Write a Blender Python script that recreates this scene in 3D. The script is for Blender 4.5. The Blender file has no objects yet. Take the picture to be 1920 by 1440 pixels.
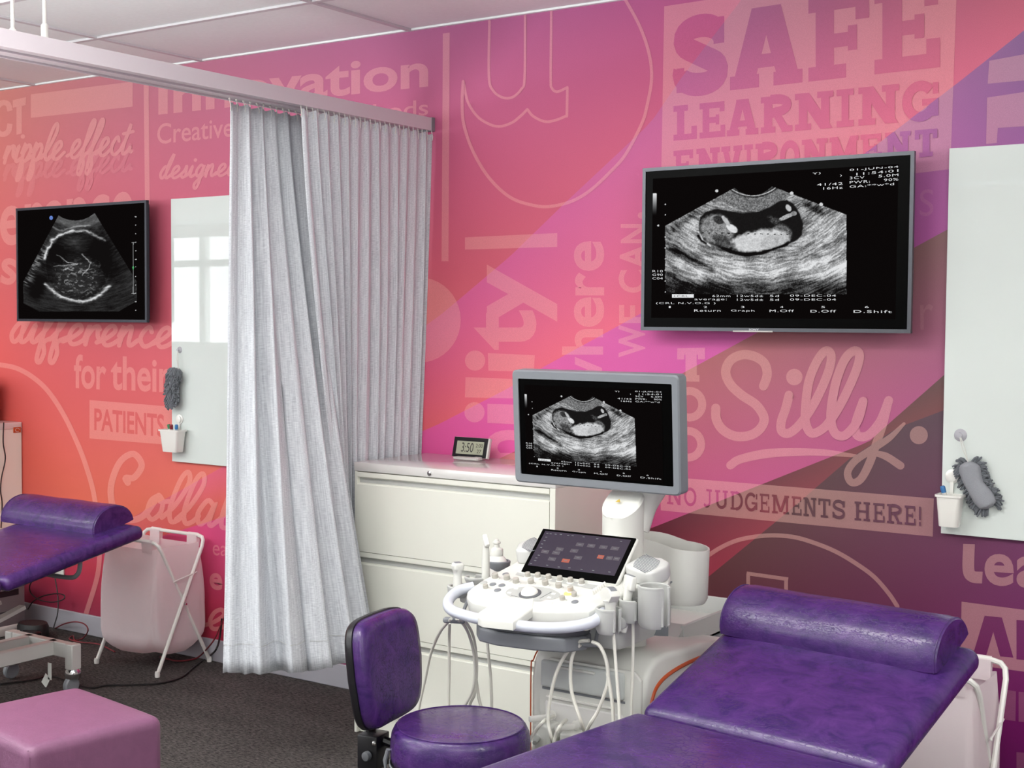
import bpy, bmesh, math, random
import numpy as np
from mathutils import Vector, Matrix

# ---------------------------------------------------------------- camera
F = 2538.6; YAW = -.59681; PIT = .0466968; ROL = -.00724184; H = 1.55
_f = np.array([math.sin(YAW)*math.cos(PIT), math.cos(YAW)*math.cos(PIT), -math.sin(PIT)])
_r = np.array([math.cos(YAW), -math.sin(YAW), 0.0]); _d = np.cross(_f, _r)
_c, _s = math.cos(ROL), math.sin(ROL)
CM = np.array([_c*_r+_s*_d, -_s*_r+_c*_d, _f])
CO = np.array([0, 0, H])
cam = bpy.data.cameras.new('camera'); camo = bpy.data.objects.new('camera', cam)
bpy.context.scene.collection.objects.link(camo)
mw = Matrix.Identity(4)
for i in range(3):
    mw[i][0] = CM[0][i]; mw[i][1] = -CM[1][i]; mw[i][2] = -CM[2][i]
mw[2][3] = H
camo.matrix_world = mw
cam.sensor_fit = 'HORIZONTAL'; cam.sensor_width = 36; cam.lens = F/1920*36
cam.clip_start = .05; cam.clip_end = 100
bpy.context.scene.camera = camo
sc = bpy.context.scene
sc.view_settings.view_transform = 'Standard'; sc.view_settings.look = 'None'
sc.view_settings.gamma = 1; sc.view_settings.use_curve_mapping = False
sc.view_settings.exposure = 0

# ---------------------------------------------------------------- world and lights
w = bpy.data.worlds.new('sky'); sc.world = w; w.use_nodes = True
bg = w.node_tree.nodes['Background']
bg.inputs[0].default_value = (.82, .92, 1, 1); bg.inputs[1].default_value = 1.6

D = 4.272; CEIL = 2.70
COL = sc.collection
def area(name, loc, size, sizey, power, color, target=None, rot=None):
    l = bpy.data.lights.new(name, 'AREA'); l.shape = 'RECTANGLE'; l.size = size; l.size_y = sizey
    l.energy = power*.82; l.color = color
    o = bpy.data.objects.new(name, l); o.location = loc
    if target is not None:
        o.rotation_euler = (Vector(target)-Vector(loc)).to_track_quat('-Z', 'Y').to_euler()
    COL.objects.link(o); return o
LW = LC = 1.0
# daylight through the glazing of the far wall behind the camera, ceiling light panels
area('window_light', (-9.4, -3.22, 1.9), 7.9, 1.4, 225, (.985, .99, 1), (-9.4, 4.2, 1.9))
area('window_light', (1.1, -3.22, 1.65), 1.8, 1.6, 60, (.98, .99, 1), (1.1, 4.2, 1.65))  # added fill light at an invented right-hand window
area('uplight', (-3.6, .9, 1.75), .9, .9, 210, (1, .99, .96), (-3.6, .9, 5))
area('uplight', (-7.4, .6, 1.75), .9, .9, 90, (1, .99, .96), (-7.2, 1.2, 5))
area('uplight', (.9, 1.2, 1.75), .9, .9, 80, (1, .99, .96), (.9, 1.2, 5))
for (lx, ly) in ((-5.8, .9), (-2.15, 1.95), (-4.0, -1.2), (-.6, .2), (-8.4, .8), (1.0, 1.95)):
    area('ceiling_light', (lx, ly, 2.675), 1.15, .55, 36, (1, .975, .94), (lx, ly, 0))

# ---------------------------------------------------------------- pixel rays (measuring on the photograph)
def ray(x, y): return CM.T @ np.array([(x-960)/F, (y-720)/F, 1.0])
def hit(x, y, ax, v):
    d = ray(x, y); t = (v-CO[ax])/d[ax]; return CO+t*d
def hitp(x, y, p0, n):
    d = ray(x, y); n = np.array(n, float); t = ((np.array(p0)-CO)@n)/(d@n); return CO+t*d

# ---------------------------------------------------------------- materials
def srgb(c):
    return tuple(((v/255)/12.92 if v/255 <= .04045 else ((v/255+.055)/1.055)**2.4) for v in c[:3])
MATS = {}
def mat(name, col, rough=.5, metal=0, noise=None, bump=None, coat=0, spec=.5, sheen=0, trans=0, emit=None, alpha=1):
    """noise=(scale, amount, (sx,sy,sz)); bump=(scale, strength, distance)"""
    if name in MATS: return MATS[name]
    m = bpy.data.materials.new(name); m.use_nodes = True; nt = m.node_tree; N = nt.nodes; Lk = nt.links
    b = N['Principled BSDF']; c = srgb(col)+(1,)
    b.inputs['Base Color'].default_value = c; b.inputs['Roughness'].default_value = rough
    b.inputs['Metallic'].default_value = metal; b.inputs['Coat Weight'].default_value = coat
    b.inputs['Specular IOR Level'].default_value = spec; b.inputs['Sheen Weight'].default_value = sheen
    if trans: b.inputs['Transmission Weight'].default_value = trans
    if emit: b.inputs['Emission Color'].default_value = srgb(emit)+(1,); b.inputs['Emission Strength'].default_value = 1
    if alpha < 1: b.inputs['Alpha'].default_value = alpha
    tc = N.new('ShaderNodeTexCoord')
    if noise:
        mp = N.new('ShaderNodeMapping'); mp.inputs['Scale'].default_value = noise[2] if len(noise) > 2 else (1, 1, 1)
        Lk.new(tc.outputs['Object'], mp.inputs[0])
        nz = N.new('ShaderNodeTexNoise'); nz.inputs['Scale'].default_value = noise[0]; nz.inputs['Detail'].default_value = 5
        Lk.new(mp.outputs[0], nz.inputs['Vector'])
        r = N.new('ShaderNodeMapRange'); r.inputs[1].default_value = .3; r.inputs[2].default_value = .7
        r.inputs[3].default_value = 1-noise[1]; r.inputs[4].default_value = 1+noise[1]
        Lk.new(nz.outputs[0], r.inputs[0])
        mx = N.new('ShaderNodeVectorMath'); mx.operation = 'SCALE'; mx.inputs[0].default_value = c[:3]
        Lk.new(r.outputs[0], mx.inputs['Scale']); Lk.new(mx.outputs[0], b.inputs['Base Color'])
    if bump:
        nb = N.new('ShaderNodeTexNoise'); nb.inputs['Scale'].default_value = bump[0]; nb.inputs['Detail'].default_value = 4
        Lk.new(tc.outputs['Object'], nb.inputs['Vector'])
        bp = N.new('ShaderNodeBump'); bp.inputs['Strength'].default_value = bump[1]; bp.inputs['Distance'].default_value = bump[2]
        Lk.new(nb.outputs[0], bp.inputs['Height']); Lk.new(bp.outputs[0], b.inputs['Normal'])
    MATS[name] = m; return m

def leather(name, c1, c2, rough=.36):
    m = bpy.data.materials.new(name); m.use_nodes = True; nt = m.node_tree; N = nt.nodes; Lk = nt.links
    b = N['Principled BSDF']; b.inputs['Roughness'].default_value = rough; b.inputs['Specular IOR Level'].default_value = .55
    tc = N.new('ShaderNodeTexCoord')
    n1 = N.new('ShaderNodeTexNoise'); n1.inputs['Scale'].default_value = 13; n1.inputs['Detail'].default_value = 8; n1.inputs['Roughness'].default_value = .68
    n1.inputs['Distortion'].default_value = .6
    mp = N.new('ShaderNodeMapping'); mp.inputs['Scale'].default_value = (1, 1.7, 1.5)
    Lk.new(tc.outputs['Object'], mp.inputs[0]); Lk.new(mp.outputs[0], n1.inputs['Vector'])
    cr = N.new('ShaderNodeValToRGB'); cr.color_ramp.elements[0].position = .36; cr.color_ramp.elements[1].position = .68
    cr.color_ramp.elements[0].color = srgb(c1)+(1,); cr.color_ramp.elements[1].color = srgb(c2)+(1,)
    Lk.new(n1.outputs[0], cr.inputs[0]); Lk.new(cr.outputs[0], b.inputs['Base Color'])
    v = N.new('ShaderNodeTexVoronoi'); v.inputs['Scale'].default_value = 46; v.feature = 'DISTANCE_TO_EDGE'
    n2 = N.new('ShaderNodeTexNoise'); n2.inputs['Scale'].default_value = 14; n2.inputs['Detail'].default_value = 6
    mixv = N.new('ShaderNodeVectorMath'); mixv.operation = 'MULTIPLY_ADD'; mixv.inputs[1].default_value = (.09, .09, .09)
    Lk.new(n2.outputs['Color'], mixv.inputs[0]); Lk.new(tc.outputs['Object'], mixv.inputs[2]); Lk.new(mixv.outputs[0], v.inputs['Vector'])
    mr = N.new('ShaderNodeMapRange'); mr.inputs[2].default_value = .06; Lk.new(v.outputs['Distance'], mr.inputs[0])
    n3 = N.new('ShaderNodeTexNoise'); n3.inputs['Scale'].default_value = 5; Lk.new(tc.outputs['Object'], n3.inputs['Vector'])
    mm = N.new('ShaderNodeMath'); mm.operation = 'MULTIPLY'; Lk.new(mr.outputs[0], mm.inputs[0]); Lk.new(n3.outputs[0], mm.inputs[1])
    bp = N.new('ShaderNodeBump'); bp.inputs['Strength'].default_value = .32; bp.inputs['Distance'].default_value = .0017
    Lk.new(mm.outputs[0], bp.inputs['Height']); Lk.new(bp.outputs[0], b.inputs['Normal'])
    MATS[name] = m; return m

# ---------------------------------------------------------------- geometry helpers
def V(*a): return Vector(a)
def new(): return bmesh.new()
def merge(bm, b2, M=None):
    me = bpy.data.meshes.new('t'); b2.to_mesh(me); b2.free()
    if M is not None: me.transform(M)
    bm.from_mesh(me); bpy.data.meshes.remove(me)
def box(bm, x0, x1, y0, y1, z0, z1, bev=0, seg=2, M=None):
    b2 = bmesh.new(); bmesh.ops.create_cube(b2, size=1)
    bmesh.ops.scale(b2, vec=(abs(x1-x0), abs(y1-y0), abs(z1-z0)), verts=b2.verts)
    bmesh.ops.translate(b2, vec=((x0+x1)/2, (y0+y1)/2, (z0+z1)/2), verts=b2.verts)
    if bev: bmesh.ops.bevel(b2, geom=b2.edges[:], offset=bev, segments=seg, profile=.5, affect='EDGES', clamp_overlap=True)
    merge(bm, b2, M)
def prism(bm, pts, axis, a, b, bev=0, seg=2, M=None):
    """extrude a 2D outline along axis (0 x,1 y,2 z) from a to b"""
    b2 = bmesh.new()
    def mk(p, t):
        if axis == 0: return (t, p[0], p[1])
        if axis == 1: return (p[0], t, p[1])
        return (p[0], p[1], t)
    v0 = [b2.verts.new(mk(p, a)) for p in pts]; v1 = [b2.verts.new(mk(p, b)) for p in pts]
    n = len(pts); b2.faces.new(v0); b2.faces.new(v1[::-1])
    for i in range(n): b2.faces.new((v0[i], v1[i], v1[(i+1) % n], v0[(i+1) % n]))
    bmesh.ops.recalc_face_normals(b2, faces=b2.faces[:])
    if bev:
        ed = [e for e in b2.edges if len(e.link_faces) == 2 and e.calc_face_angle(0) > .6]
        bmesh.ops.bevel(b2, geom=ed, offset=bev, segments=seg, profile=.5, affect='EDGES', clamp_overlap=True)
    merge(bm, b2, M)
def smooth_pts(P, k=6, closed=False):
    P = [np.array(p, float) for p in P]; n = len(P)
    if n < 3: return P
    out = []
    rng = n if closed else n-1
    for i in range(rng):
        p1, p2 = P[i], P[(i+1) % n]
        p0 = P[i-1] if (i > 0 or closed) else 2*p1-p2
        p3 = P[(i+2) % n] if (i+2 < n or closed) else 2*p2-p1
        for j in range(k):
            t = j/k
            out.append(.5*((2*p1)+(-p0+p2)*t+(2*p0-5*p1+4*p2-p3)*t*t+(-p0+3*p1-3*p2+p3)*t**3))
    if not closed: out.append(P[-1])
    return out
def tube(bm, P, r, n=8, closed=False, smooth=0, radii=None):
    if smooth: P = smooth_pts(P, smooth, closed)
    P = [Vector(p) for p in P]; m = len(P)
    T = []
    for i in range(m):
        a = P[i-1] if (i > 0 or closed) else P[i]; b = P[(i+1) % m] if (i < m-1 or closed) else P[i]
        t = (b-a); t = t.normalized() if t.length > 1e-9 else Vector((0, 0, 1)); T.append(t)
    up = Vector((0, 0, 1)) if abs(T[0].z) < .9 else Vector((1, 0, 0))
    nrm = (up-T[0]*up.dot(T[0])).normalized(); rings = []
    for i in range(m):
        if i: nrm = (nrm-T[i]*nrm.dot(T[i])); nrm = nrm.normalized() if nrm.length > 1e-6 else Vector((1, 0, 0))
        bi = T[i].cross(nrm); rr = radii[min(i, len(radii)-1)] if radii else r
        rings.append([bm.verts.new(P[i]+(nrm*math.cos(q*2*math.pi/n)+bi*math.sin(q*2*math.pi/n))*rr) for q in range(n)])
    for i in range(m if closed else m-1):
        A, B = rings[i], rings[(i+1) % m]
        for q in range(n): bm.faces.new((A[q], A[(q+1) % n], B[(q+1) % n], B[q]))
    if not closed: bm.faces.new(rings[0][::-1]); bm.faces.new(rings[-1])
def lathe(bm, prof, n=24, M=None, caps=True):
    """prof [(r,z)...] round z"""
    b2 = bmesh.new(); rings = []
    for r, z in prof:
        if r < 1e-6: rings.append([b2.verts.new((0, 0, z))])
        else: rings.append([b2.verts.new((r*math.cos(2*math.pi*i/n), r*math.sin(2*math.pi*i/n), z)) for i in range(n)])
    for A, B in zip(rings, rings[1:]):
        for i in range(n):
            j = (i+1) % n
            if len(A) == 1 and len(B) == 1: continue
            if len(A) == 1: b2.faces.new((A[0], B[i], B[j]))
            elif len(B) == 1: b2.faces.new((A[i], A[j], B[0]))
            else: b2.faces.new((A[i], A[j], B[j], B[i]))
    if caps:
        if len(rings[0]) > 1: b2.faces.new(rings[0][::-1])
        if len(rings[-1]) > 1: b2.faces.new(rings[-1])
    bmesh.ops.recalc_face_normals(b2, faces=b2.faces[:])
    merge(bm, b2, M)
def T(x, y, z): return Matrix.Translation((x, y, z))
def Rx(a): return Matrix.Rotation(math.radians(a), 4, 'X')
def Ry(a): return Matrix.Rotation(math.radians(a), 4, 'Y')
def Rz(a): return Matrix.Rotation(math.radians(a), 4, 'Z')
def obj(name, bm, m, parent=None, smooth=40, M=None, label=None):
    me = bpy.data.meshes.new(name); bm.to_mesh(me); bm.free()
    if M is not None: me.transform(M)
    ms = m if isinstance(m, (list, tuple)) else [m]
    for x in ms: me.materials.append(MATS[x] if isinstance(x, str) else x)
    if smooth:
        me.polygons.foreach_set('use_smooth', [True]*len(me.polygons))
        me.set_sharp_from_angle(angle=math.radians(smooth))
    o = bpy.data.objects.new(name, me); COL.objects.link(o)
    if parent is not None: o.parent = parent
    if label: o['label'] = label
    return o
def pydata(name, vs, fs, m, parent=None, smooth=0):
    me = bpy.data.meshes.new(name); me.from_pydata([tuple(map(float, v)) for v in vs], [], fs); me.materials.append(MATS[m] if isinstance(m, str) else m)
    if smooth: me.polygons.foreach_set('use_smooth', [True]*len(me.polygons))
    o = bpy.data.objects.new(name, me); COL.objects.link(o)
    if parent is not None: o.parent = parent
    return o
def thing(name, label, cat, M=None, group=None):
    o = bpy.data.objects.new(name, None); COL.objects.link(o); o['label'] = label; o['category'] = cat
    o.empty_display_size = .05
    if M is not None: o.matrix_world = M
    if group: o['group'] = group
    return o
def tag(o, label, cat, group=None):
    o['label'] = label; o['category'] = cat
    if group: o['group'] = group
    return o
def struct(o): o['kind'] = 'structure'; return o
def kids(o): return [c for c in bpy.data.objects if c.parent == o]
def dup(o, parent=None):
    c = o.copy(); COL.objects.link(c)
    if parent is not None: c.parent = parent
    for k in kids(o): dup(k, c)
    return c
def tess(pts):
    """triangulate a 2D polygon"""
    from mathutils.geometry import tessellate_polygon
    return tessellate_polygon([[Vector((p[0], p[1], 0)) for p in pts]])
# ================================================================ materials used
leather('purple_vinyl', (50, 27, 86), (80, 43, 111), .27)
leather('ottoman_vinyl', (120, 76, 106), (128, 82, 113), .45)
mat('white_steel', (240, 240, 229), .3, noise=(3, .015))
mat('steel_top', (230, 228, 225), .12, coat=.3)
mat('gap_dark', (70, 66, 60), .7)
mat('white_plastic', (217, 217, 211), .38)
mat('grey_plastic', (182, 183, 180), .45)
mat('mid_grey', (128, 131, 136), .42)
mat('dark_grey', (90, 92, 96), .45)
mat('black_plastic', (18, 18, 22), .35)
mat('black_rubber', (22, 20, 22), .6)
mat('chrome', (215, 215, 215), .16, metal=1)
mat('rail_paint', (206, 198, 204), .45)
mat('rail_light', (196, 192, 196), .4)
mat('cable_white', (226, 224, 214), .45)
mat('cable_black', (20, 16, 18), .5)
mat('cable_red', (120, 36, 44), .5)
mat('orange_trim', (196, 84, 36), .45)
mat('glass_board', (224, 231, 227), .012, spec=.5)
mat('board_edge', (205, 222, 214), .2)
mat('powder_white', (233, 231, 226), .35)
mat('frame_silver', (198, 196, 192), .4)
mat('tv_frame', (44, 46, 56), .35, metal=.4)
mat('tv_frame_light', (92, 94, 100), .35, metal=.6)
mat('glass_black', (2, 2, 2), .3, spec=.04)
mat('mitt_grey', (104, 108, 114), .9, sheen=.4)
mat('mitt_light', (150, 152, 158), .85, bump=(260, .6, .002))
mat('ink_dark', (40, 36, 40), .6)
mat('lcd', (168, 172, 150), .3)
mat('tile', (240, 246, 246), .85, bump=(220, .25, .001), noise=(60, .02))
mat('tbar', (206, 204, 208), .6)
mat('plain_wall', (226, 224, 220), .75, noise=(4, .02))
mat('baseboard_paint', (166, 164, 172), .5)
mat('glow_text', (0, 0, 0), .5, emit=(222, 224, 226)); mat('glow_dim', (0, 0, 0), .5, emit=(120, 122, 126))
mat('glow_blue', (0, 0, 0), .5, emit=(70, 110, 190)); mat('glow_green', (0, 0, 0), .5, emit=(40, 150, 80))
mat('glow_orange', (0, 0, 0), .5, emit=(184, 84, 60)); mat('glow_button', (0, 0, 0), .5, emit=(86, 76, 88))
mat('touch_glow', (0, 0, 0), .25, emit=(58, 46, 66))
mat('window_paint', (225, 228, 226), .5)
mat('brand_text', (200, 204, 210), .4)

def carpet():
    m = bpy.data.materials.new('carpet'); m.use_nodes = True; nt = m.node_tree; N = nt.nodes; Lk = nt.links
    b = N['Principled BSDF']; b.inputs['Roughness'].default_value = .95; b.inputs['Specular IOR Level'].default_value = .1
    tc = N.new('ShaderNodeTexCoord'); mp = N.new('ShaderNodeMapping'); mp.inputs['Scale'].default_value = (1, 2.6, 1); mp.inputs['Rotation'].default_value = (0, 0, .25)
    Lk.new(tc.outputs['Object'], mp.inputs[0])
    n1 = N.new('ShaderNodeTexNoise'); n1.inputs['Scale'].default_value = 48; n1.inputs['Detail'].default_value = 6; n1.inputs['Roughness'].default_value = .8
    Lk.new(mp.outputs[0], n1.inputs['Vector'])
    cr = N.new('ShaderNodeValToRGB'); cr.color_ramp.elements[0].position = .36; cr.color_ramp.elements[1].position = .66
    cr.color_ramp.elements[0].color = srgb((24, 20, 24))+(1,); cr.color_ramp.elements[1].color = srgb((108, 103, 100))+(1,)
    Lk.new(n1.outputs[0], cr.inputs[0])
    n2 = N.new('ShaderNodeTexNoise'); n2.inputs['Scale'].default_value = 2.6; n2.inputs['Detail'].default_value = 4; Lk.new(mp.outputs[0], n2.inputs['Vector'])
    r = N.new('ShaderNodeMapRange'); r.inputs[1].default_value = .3; r.inputs[2].default_value = .7; r.inputs[3].default_value = .8; r.inputs[4].default_value = 1.15
    Lk.new(n2.outputs[0], r.inputs[0])
    mx = N.new('ShaderNodeVectorMath'); mx.operation = 'SCALE'; Lk.new(cr.outputs[0], mx.inputs[0]); Lk.new(r.outputs[0], mx.inputs['Scale'])
    Lk.new(mx.outputs[0], b.inputs['Base Color'])
    bp = N.new('ShaderNodeBump'); bp.inputs['Strength'].default_value = .8; bp.inputs['Distance'].default_value = .004
    Lk.new(n1.outputs[0], bp.inputs['Height']); Lk.new(bp.outputs[0], b.inputs['Normal'])
    MATS['carpet'] = m
carpet()
def fabric(name, c1, c2, sub=0):
    m = bpy.data.materials.new(name); m.use_nodes = True; nt = m.node_tree; N = nt.nodes; Lk = nt.links
    b = N['Principled BSDF']; b.inputs['Roughness'].default_value = .85; b.inputs['Sheen Weight'].default_value = .15; b.inputs['Specular IOR Level'].default_value = .2
    uv = N.new('ShaderNodeUVMap'); mp = N.new('ShaderNodeMapping'); mp.inputs['Scale'].default_value = (260, 9, 1); Lk.new(uv.outputs[0], mp.inputs[0])
    n1 = N.new('ShaderNodeTexNoise'); n1.inputs['Scale'].default_value = 1; n1.inputs['Detail'].default_value = 3; Lk.new(mp.outputs[0], n1.inputs['Vector'])
    mp2 = N.new('ShaderNodeMapping'); mp2.inputs['Scale'].default_value = (60, 420, 1); Lk.new(uv.outputs[0], mp2.inputs[0])
    n2 = N.new('ShaderNodeTexNoise'); n2.inputs['Scale'].default_value = 1; n2.inputs['Detail'].default_value = 2; Lk.new(mp2.outputs[0], n2.inputs['Vector'])
    ad = N.new('ShaderNodeMath'); ad.operation = 'MULTIPLY_ADD'; ad.inputs[1].default_value = .5; Lk.new(n2.outputs[0], ad.inputs[0])
    hf = N.new('ShaderNodeMath'); hf.operation = 'MULTIPLY'; hf.inputs[1].default_value = .5; Lk.new(n1.outputs[0], hf.inputs[0]); Lk.new(hf.outputs[0], ad.inputs[2])
    cr = N.new('ShaderNodeValToRGB'); cr.color_ramp.elements[0].position = .32; cr.color_ramp.elements[1].position = .66
    cr.color_ramp.elements[0].color = srgb(c1)+(1,); cr.color_ramp.elements[1].color = srgb(c2)+(1,)
    Lk.new(ad.outputs[0], cr.inputs[0]); Lk.new(cr.outputs[0], b.inputs['Base Color'])
    bp = N.new('ShaderNodeBump'); bp.inputs['Strength'].default_value = .3; bp.inputs['Distance'].default_value = .001
    Lk.new(ad.outputs[0], bp.inputs['Height']); Lk.new(bp.outputs[0], b.inputs['Normal'])
    MATS[name] = m
fabric('curtain_linen', (170, 173, 181), (224, 227, 231))
def sheer():
    m = bpy.data.materials.new('bag_cloth'); m.use_nodes = True; nt = m.node_tree; N = nt.nodes; Lk = nt.links
    b = N['Principled BSDF']; b.inputs['Base Color'].default_value = srgb((246, 236, 238))+(1,); b.inputs['Roughness'].default_value = .8
    t = N.new('ShaderNodeBsdfTranslucent'); t.inputs[0].default_value = srgb((248, 236, 238))+(1,)
    tr = N.new('ShaderNodeBsdfTransparent')
    m1 = N.new('ShaderNodeMixShader'); m1.inputs[0].default_value = .35; Lk.new(b.outputs[0], m1.inputs[1]); Lk.new(t.outputs[0], m1.inputs[2])
    m2 = N.new('ShaderNodeMixShader'); m2.inputs[0].default_value = .14; Lk.new(m1.outputs[0], m2.inputs[1]); Lk.new(tr.outputs[0], m2.inputs[2])
    tc = N.new('ShaderNodeTexCoord'); nz = N.new('ShaderNodeTexNoise'); nz.inputs['Scale'].default_value = 9; nz.inputs['Detail'].default_value = 5
    Lk.new(tc.outputs['Object'], nz.inputs['Vector'])
    bp = N.new('ShaderNodeBump'); bp.inputs['Strength'].default_value = .5; bp.inputs['Distance'].default_value = .012
    Lk.new(nz.outputs[0], bp.inputs['Height']); Lk.new(bp.outputs[0], b.inputs['Normal']); Lk.new(bp.outputs[0], t.inputs['Normal'])
    Lk.new(m2.outputs[0], N['Material Output'].inputs[0]); MATS['bag_cloth'] = m
sheer()

# ---------------------------------------------------------------- mural print (procedural: facets with gradients)
WX = lambda x, y: (lambda h: (h[0], h[2]))(hit(x, y, 1, D))
EDGES = [
 [(-60, 1098), (190, 1003), (250, 969), (427, 870), (827, 590), (957, 480), (1063, 377), (1220, 230), (1280, 143), (1390, 0), (1480, -120)],
 [(-60, 1112), (240, 1025), (333, 996), (427, 967), (823, 795), (955, 727), (1010, 693), (1203, 587), (1633, 280), (1790, 160), (1920, 57), (2060, -60)],
 [(-60, 1900), (200, 1400), (700, 970), (940, 858), (1276, 702), (1414, 627), (1713, 465), (1777, 430), (2060, 280)],
 [(200, 1900), (700, 1400), (1200, 997), (1222, 990), (1630, 828), (1660, 800), (1768, 705), (2060, 450)],
 [(300, 2000), (900, 1480), (1100, 1240), (1313, 1094), (1477, 960), (1593, 860), (1683, 802), (1765, 771), (2060, 660)]]
SAMP = [
 # facet above the first edge: red at the left, magenta in the middle
 [(0, 200, 190, 105, 118), (0, 300, 212, 122, 112), (0, 420, 224, 110, 92), (0, 560, 226, 100, 82), (60, 700, 212, 82, 88), (100, 800, 204, 72, 84), (100, 900, 212, 78, 78),
  (250, 200, 192, 104, 124), (250, 350, 212, 118, 124), (300, 650, 205, 70, 88), (220, 800, 208, 76, 88), (300, 930, 222, 104, 76), (380, 880, 234, 128, 80), (500, 600, 200, 72, 100),
  (480, 150, 178, 88, 122), (620, 120, 172, 88, 124), (700, 200, 196, 108, 142), (640, 700, 215, 90, 100), (850, 130, 180, 90, 136), (850, 250, 196, 92, 134), (850, 400, 196, 70, 118), (860, 520, 208, 82, 112),
  (1000, 200, 182, 84, 136), (1000, 330, 206, 82, 122), (950, 450, 222, 104, 118), (1150, 60, 168, 74, 124), (1140, 250, 206, 88, 126), (1240, 60, 182, 72, 120), (1300, 30, 184, 84, 128)],
 # second facet: magenta-pink, warm towards its lower edge
 [(350, 950, 200, 74, 76), (420, 900, 184, 54, 82), (400, 960, 226, 112, 80), (700, 800, 205, 62, 100), (850, 640, 198, 66, 118), (850, 750, 202, 68, 106), (960, 560, 206, 76, 128), (980, 660, 224, 92, 116), (1100, 480, 220, 92, 146),
  (1080, 620, 232, 104, 126), (1180, 330, 210, 100, 148), (1180, 560, 234, 112, 136), (1240, 260, 204, 96, 140), (1450, 100, 166, 82, 118), (1350, 250, 212, 104, 146), (1650, 60, 150, 64, 102), (1600, 200, 206, 98, 134), (1800, 20, 170, 64, 110), (1770, 130, 200, 88, 116), (1500, 330, 226, 110, 140)],
 # third facet: orchid, violet at the right
 [(200, 1080, 172, 38, 64), (400, 1060, 168, 34, 74), (400, 1180, 164, 28, 60), (850, 830, 194, 56, 126), (940, 830, 196, 60, 132), (1150, 650, 222, 104, 174), (1020, 740, 212, 82, 154), (1240, 650, 226, 108, 174), (1350, 640, 218, 100, 170),
  (1740, 330, 150, 80, 142), (1750, 240, 156, 92, 146), (1850, 140, 150, 92, 144), (1900, 220, 144, 92, 140), (1740, 440, 150, 66, 136), (1500, 450, 190, 90, 158), (300, 1100, 172, 38, 68)],
 # fourth: dusty rose
 [(1300, 690, 176, 100, 110), (1420, 650, 158, 98, 102), (1600, 640, 150, 92, 100), (1740, 560, 142, 86, 104), (1740, 700, 164, 86, 120), (1340, 800, 178, 84, 108), (1300, 880, 190, 82, 118), (1230, 960, 170, 52, 108), (1450, 880, 176, 84, 120), (1620, 800, 176, 88, 132), (1150, 1000, 168, 48, 104), (1000, 950, 180, 60, 100)],
 # fifth: dark brown
 [(1230, 1020, 116, 36, 54), (1300, 1010, 118, 42, 58), (1320, 1060, 158, 42, 66), (1450, 920, 128, 72, 80), (1600, 845, 118, 80, 82), (1700, 770, 122, 84, 84), (1760, 730, 118, 78, 80), (1400, 980, 140, 58, 72), (1200, 1130, 140, 30, 56)],
 # sixth: aubergine and violet
 [(1500, 960, 96, 66, 76), (1700, 850, 90, 76, 86), (1755, 800, 94, 76, 86), (1450, 1050, 96, 58, 66), (1380, 1085, 92, 48, 58), (1620, 1070, 104, 60, 74), (1740, 1060, 112, 54, 80), (1300, 1160, 92, 24, 44), (1680, 1150, 116, 42, 72), (1850, 1010, 120, 60, 92), (1900, 1120, 128, 50, 108), (1870, 1280, 108, 26, 98), (1900, 1400, 92, 10, 84), (1780, 1130, 114, 40, 82)]]
GAIN = 1.1
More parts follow.
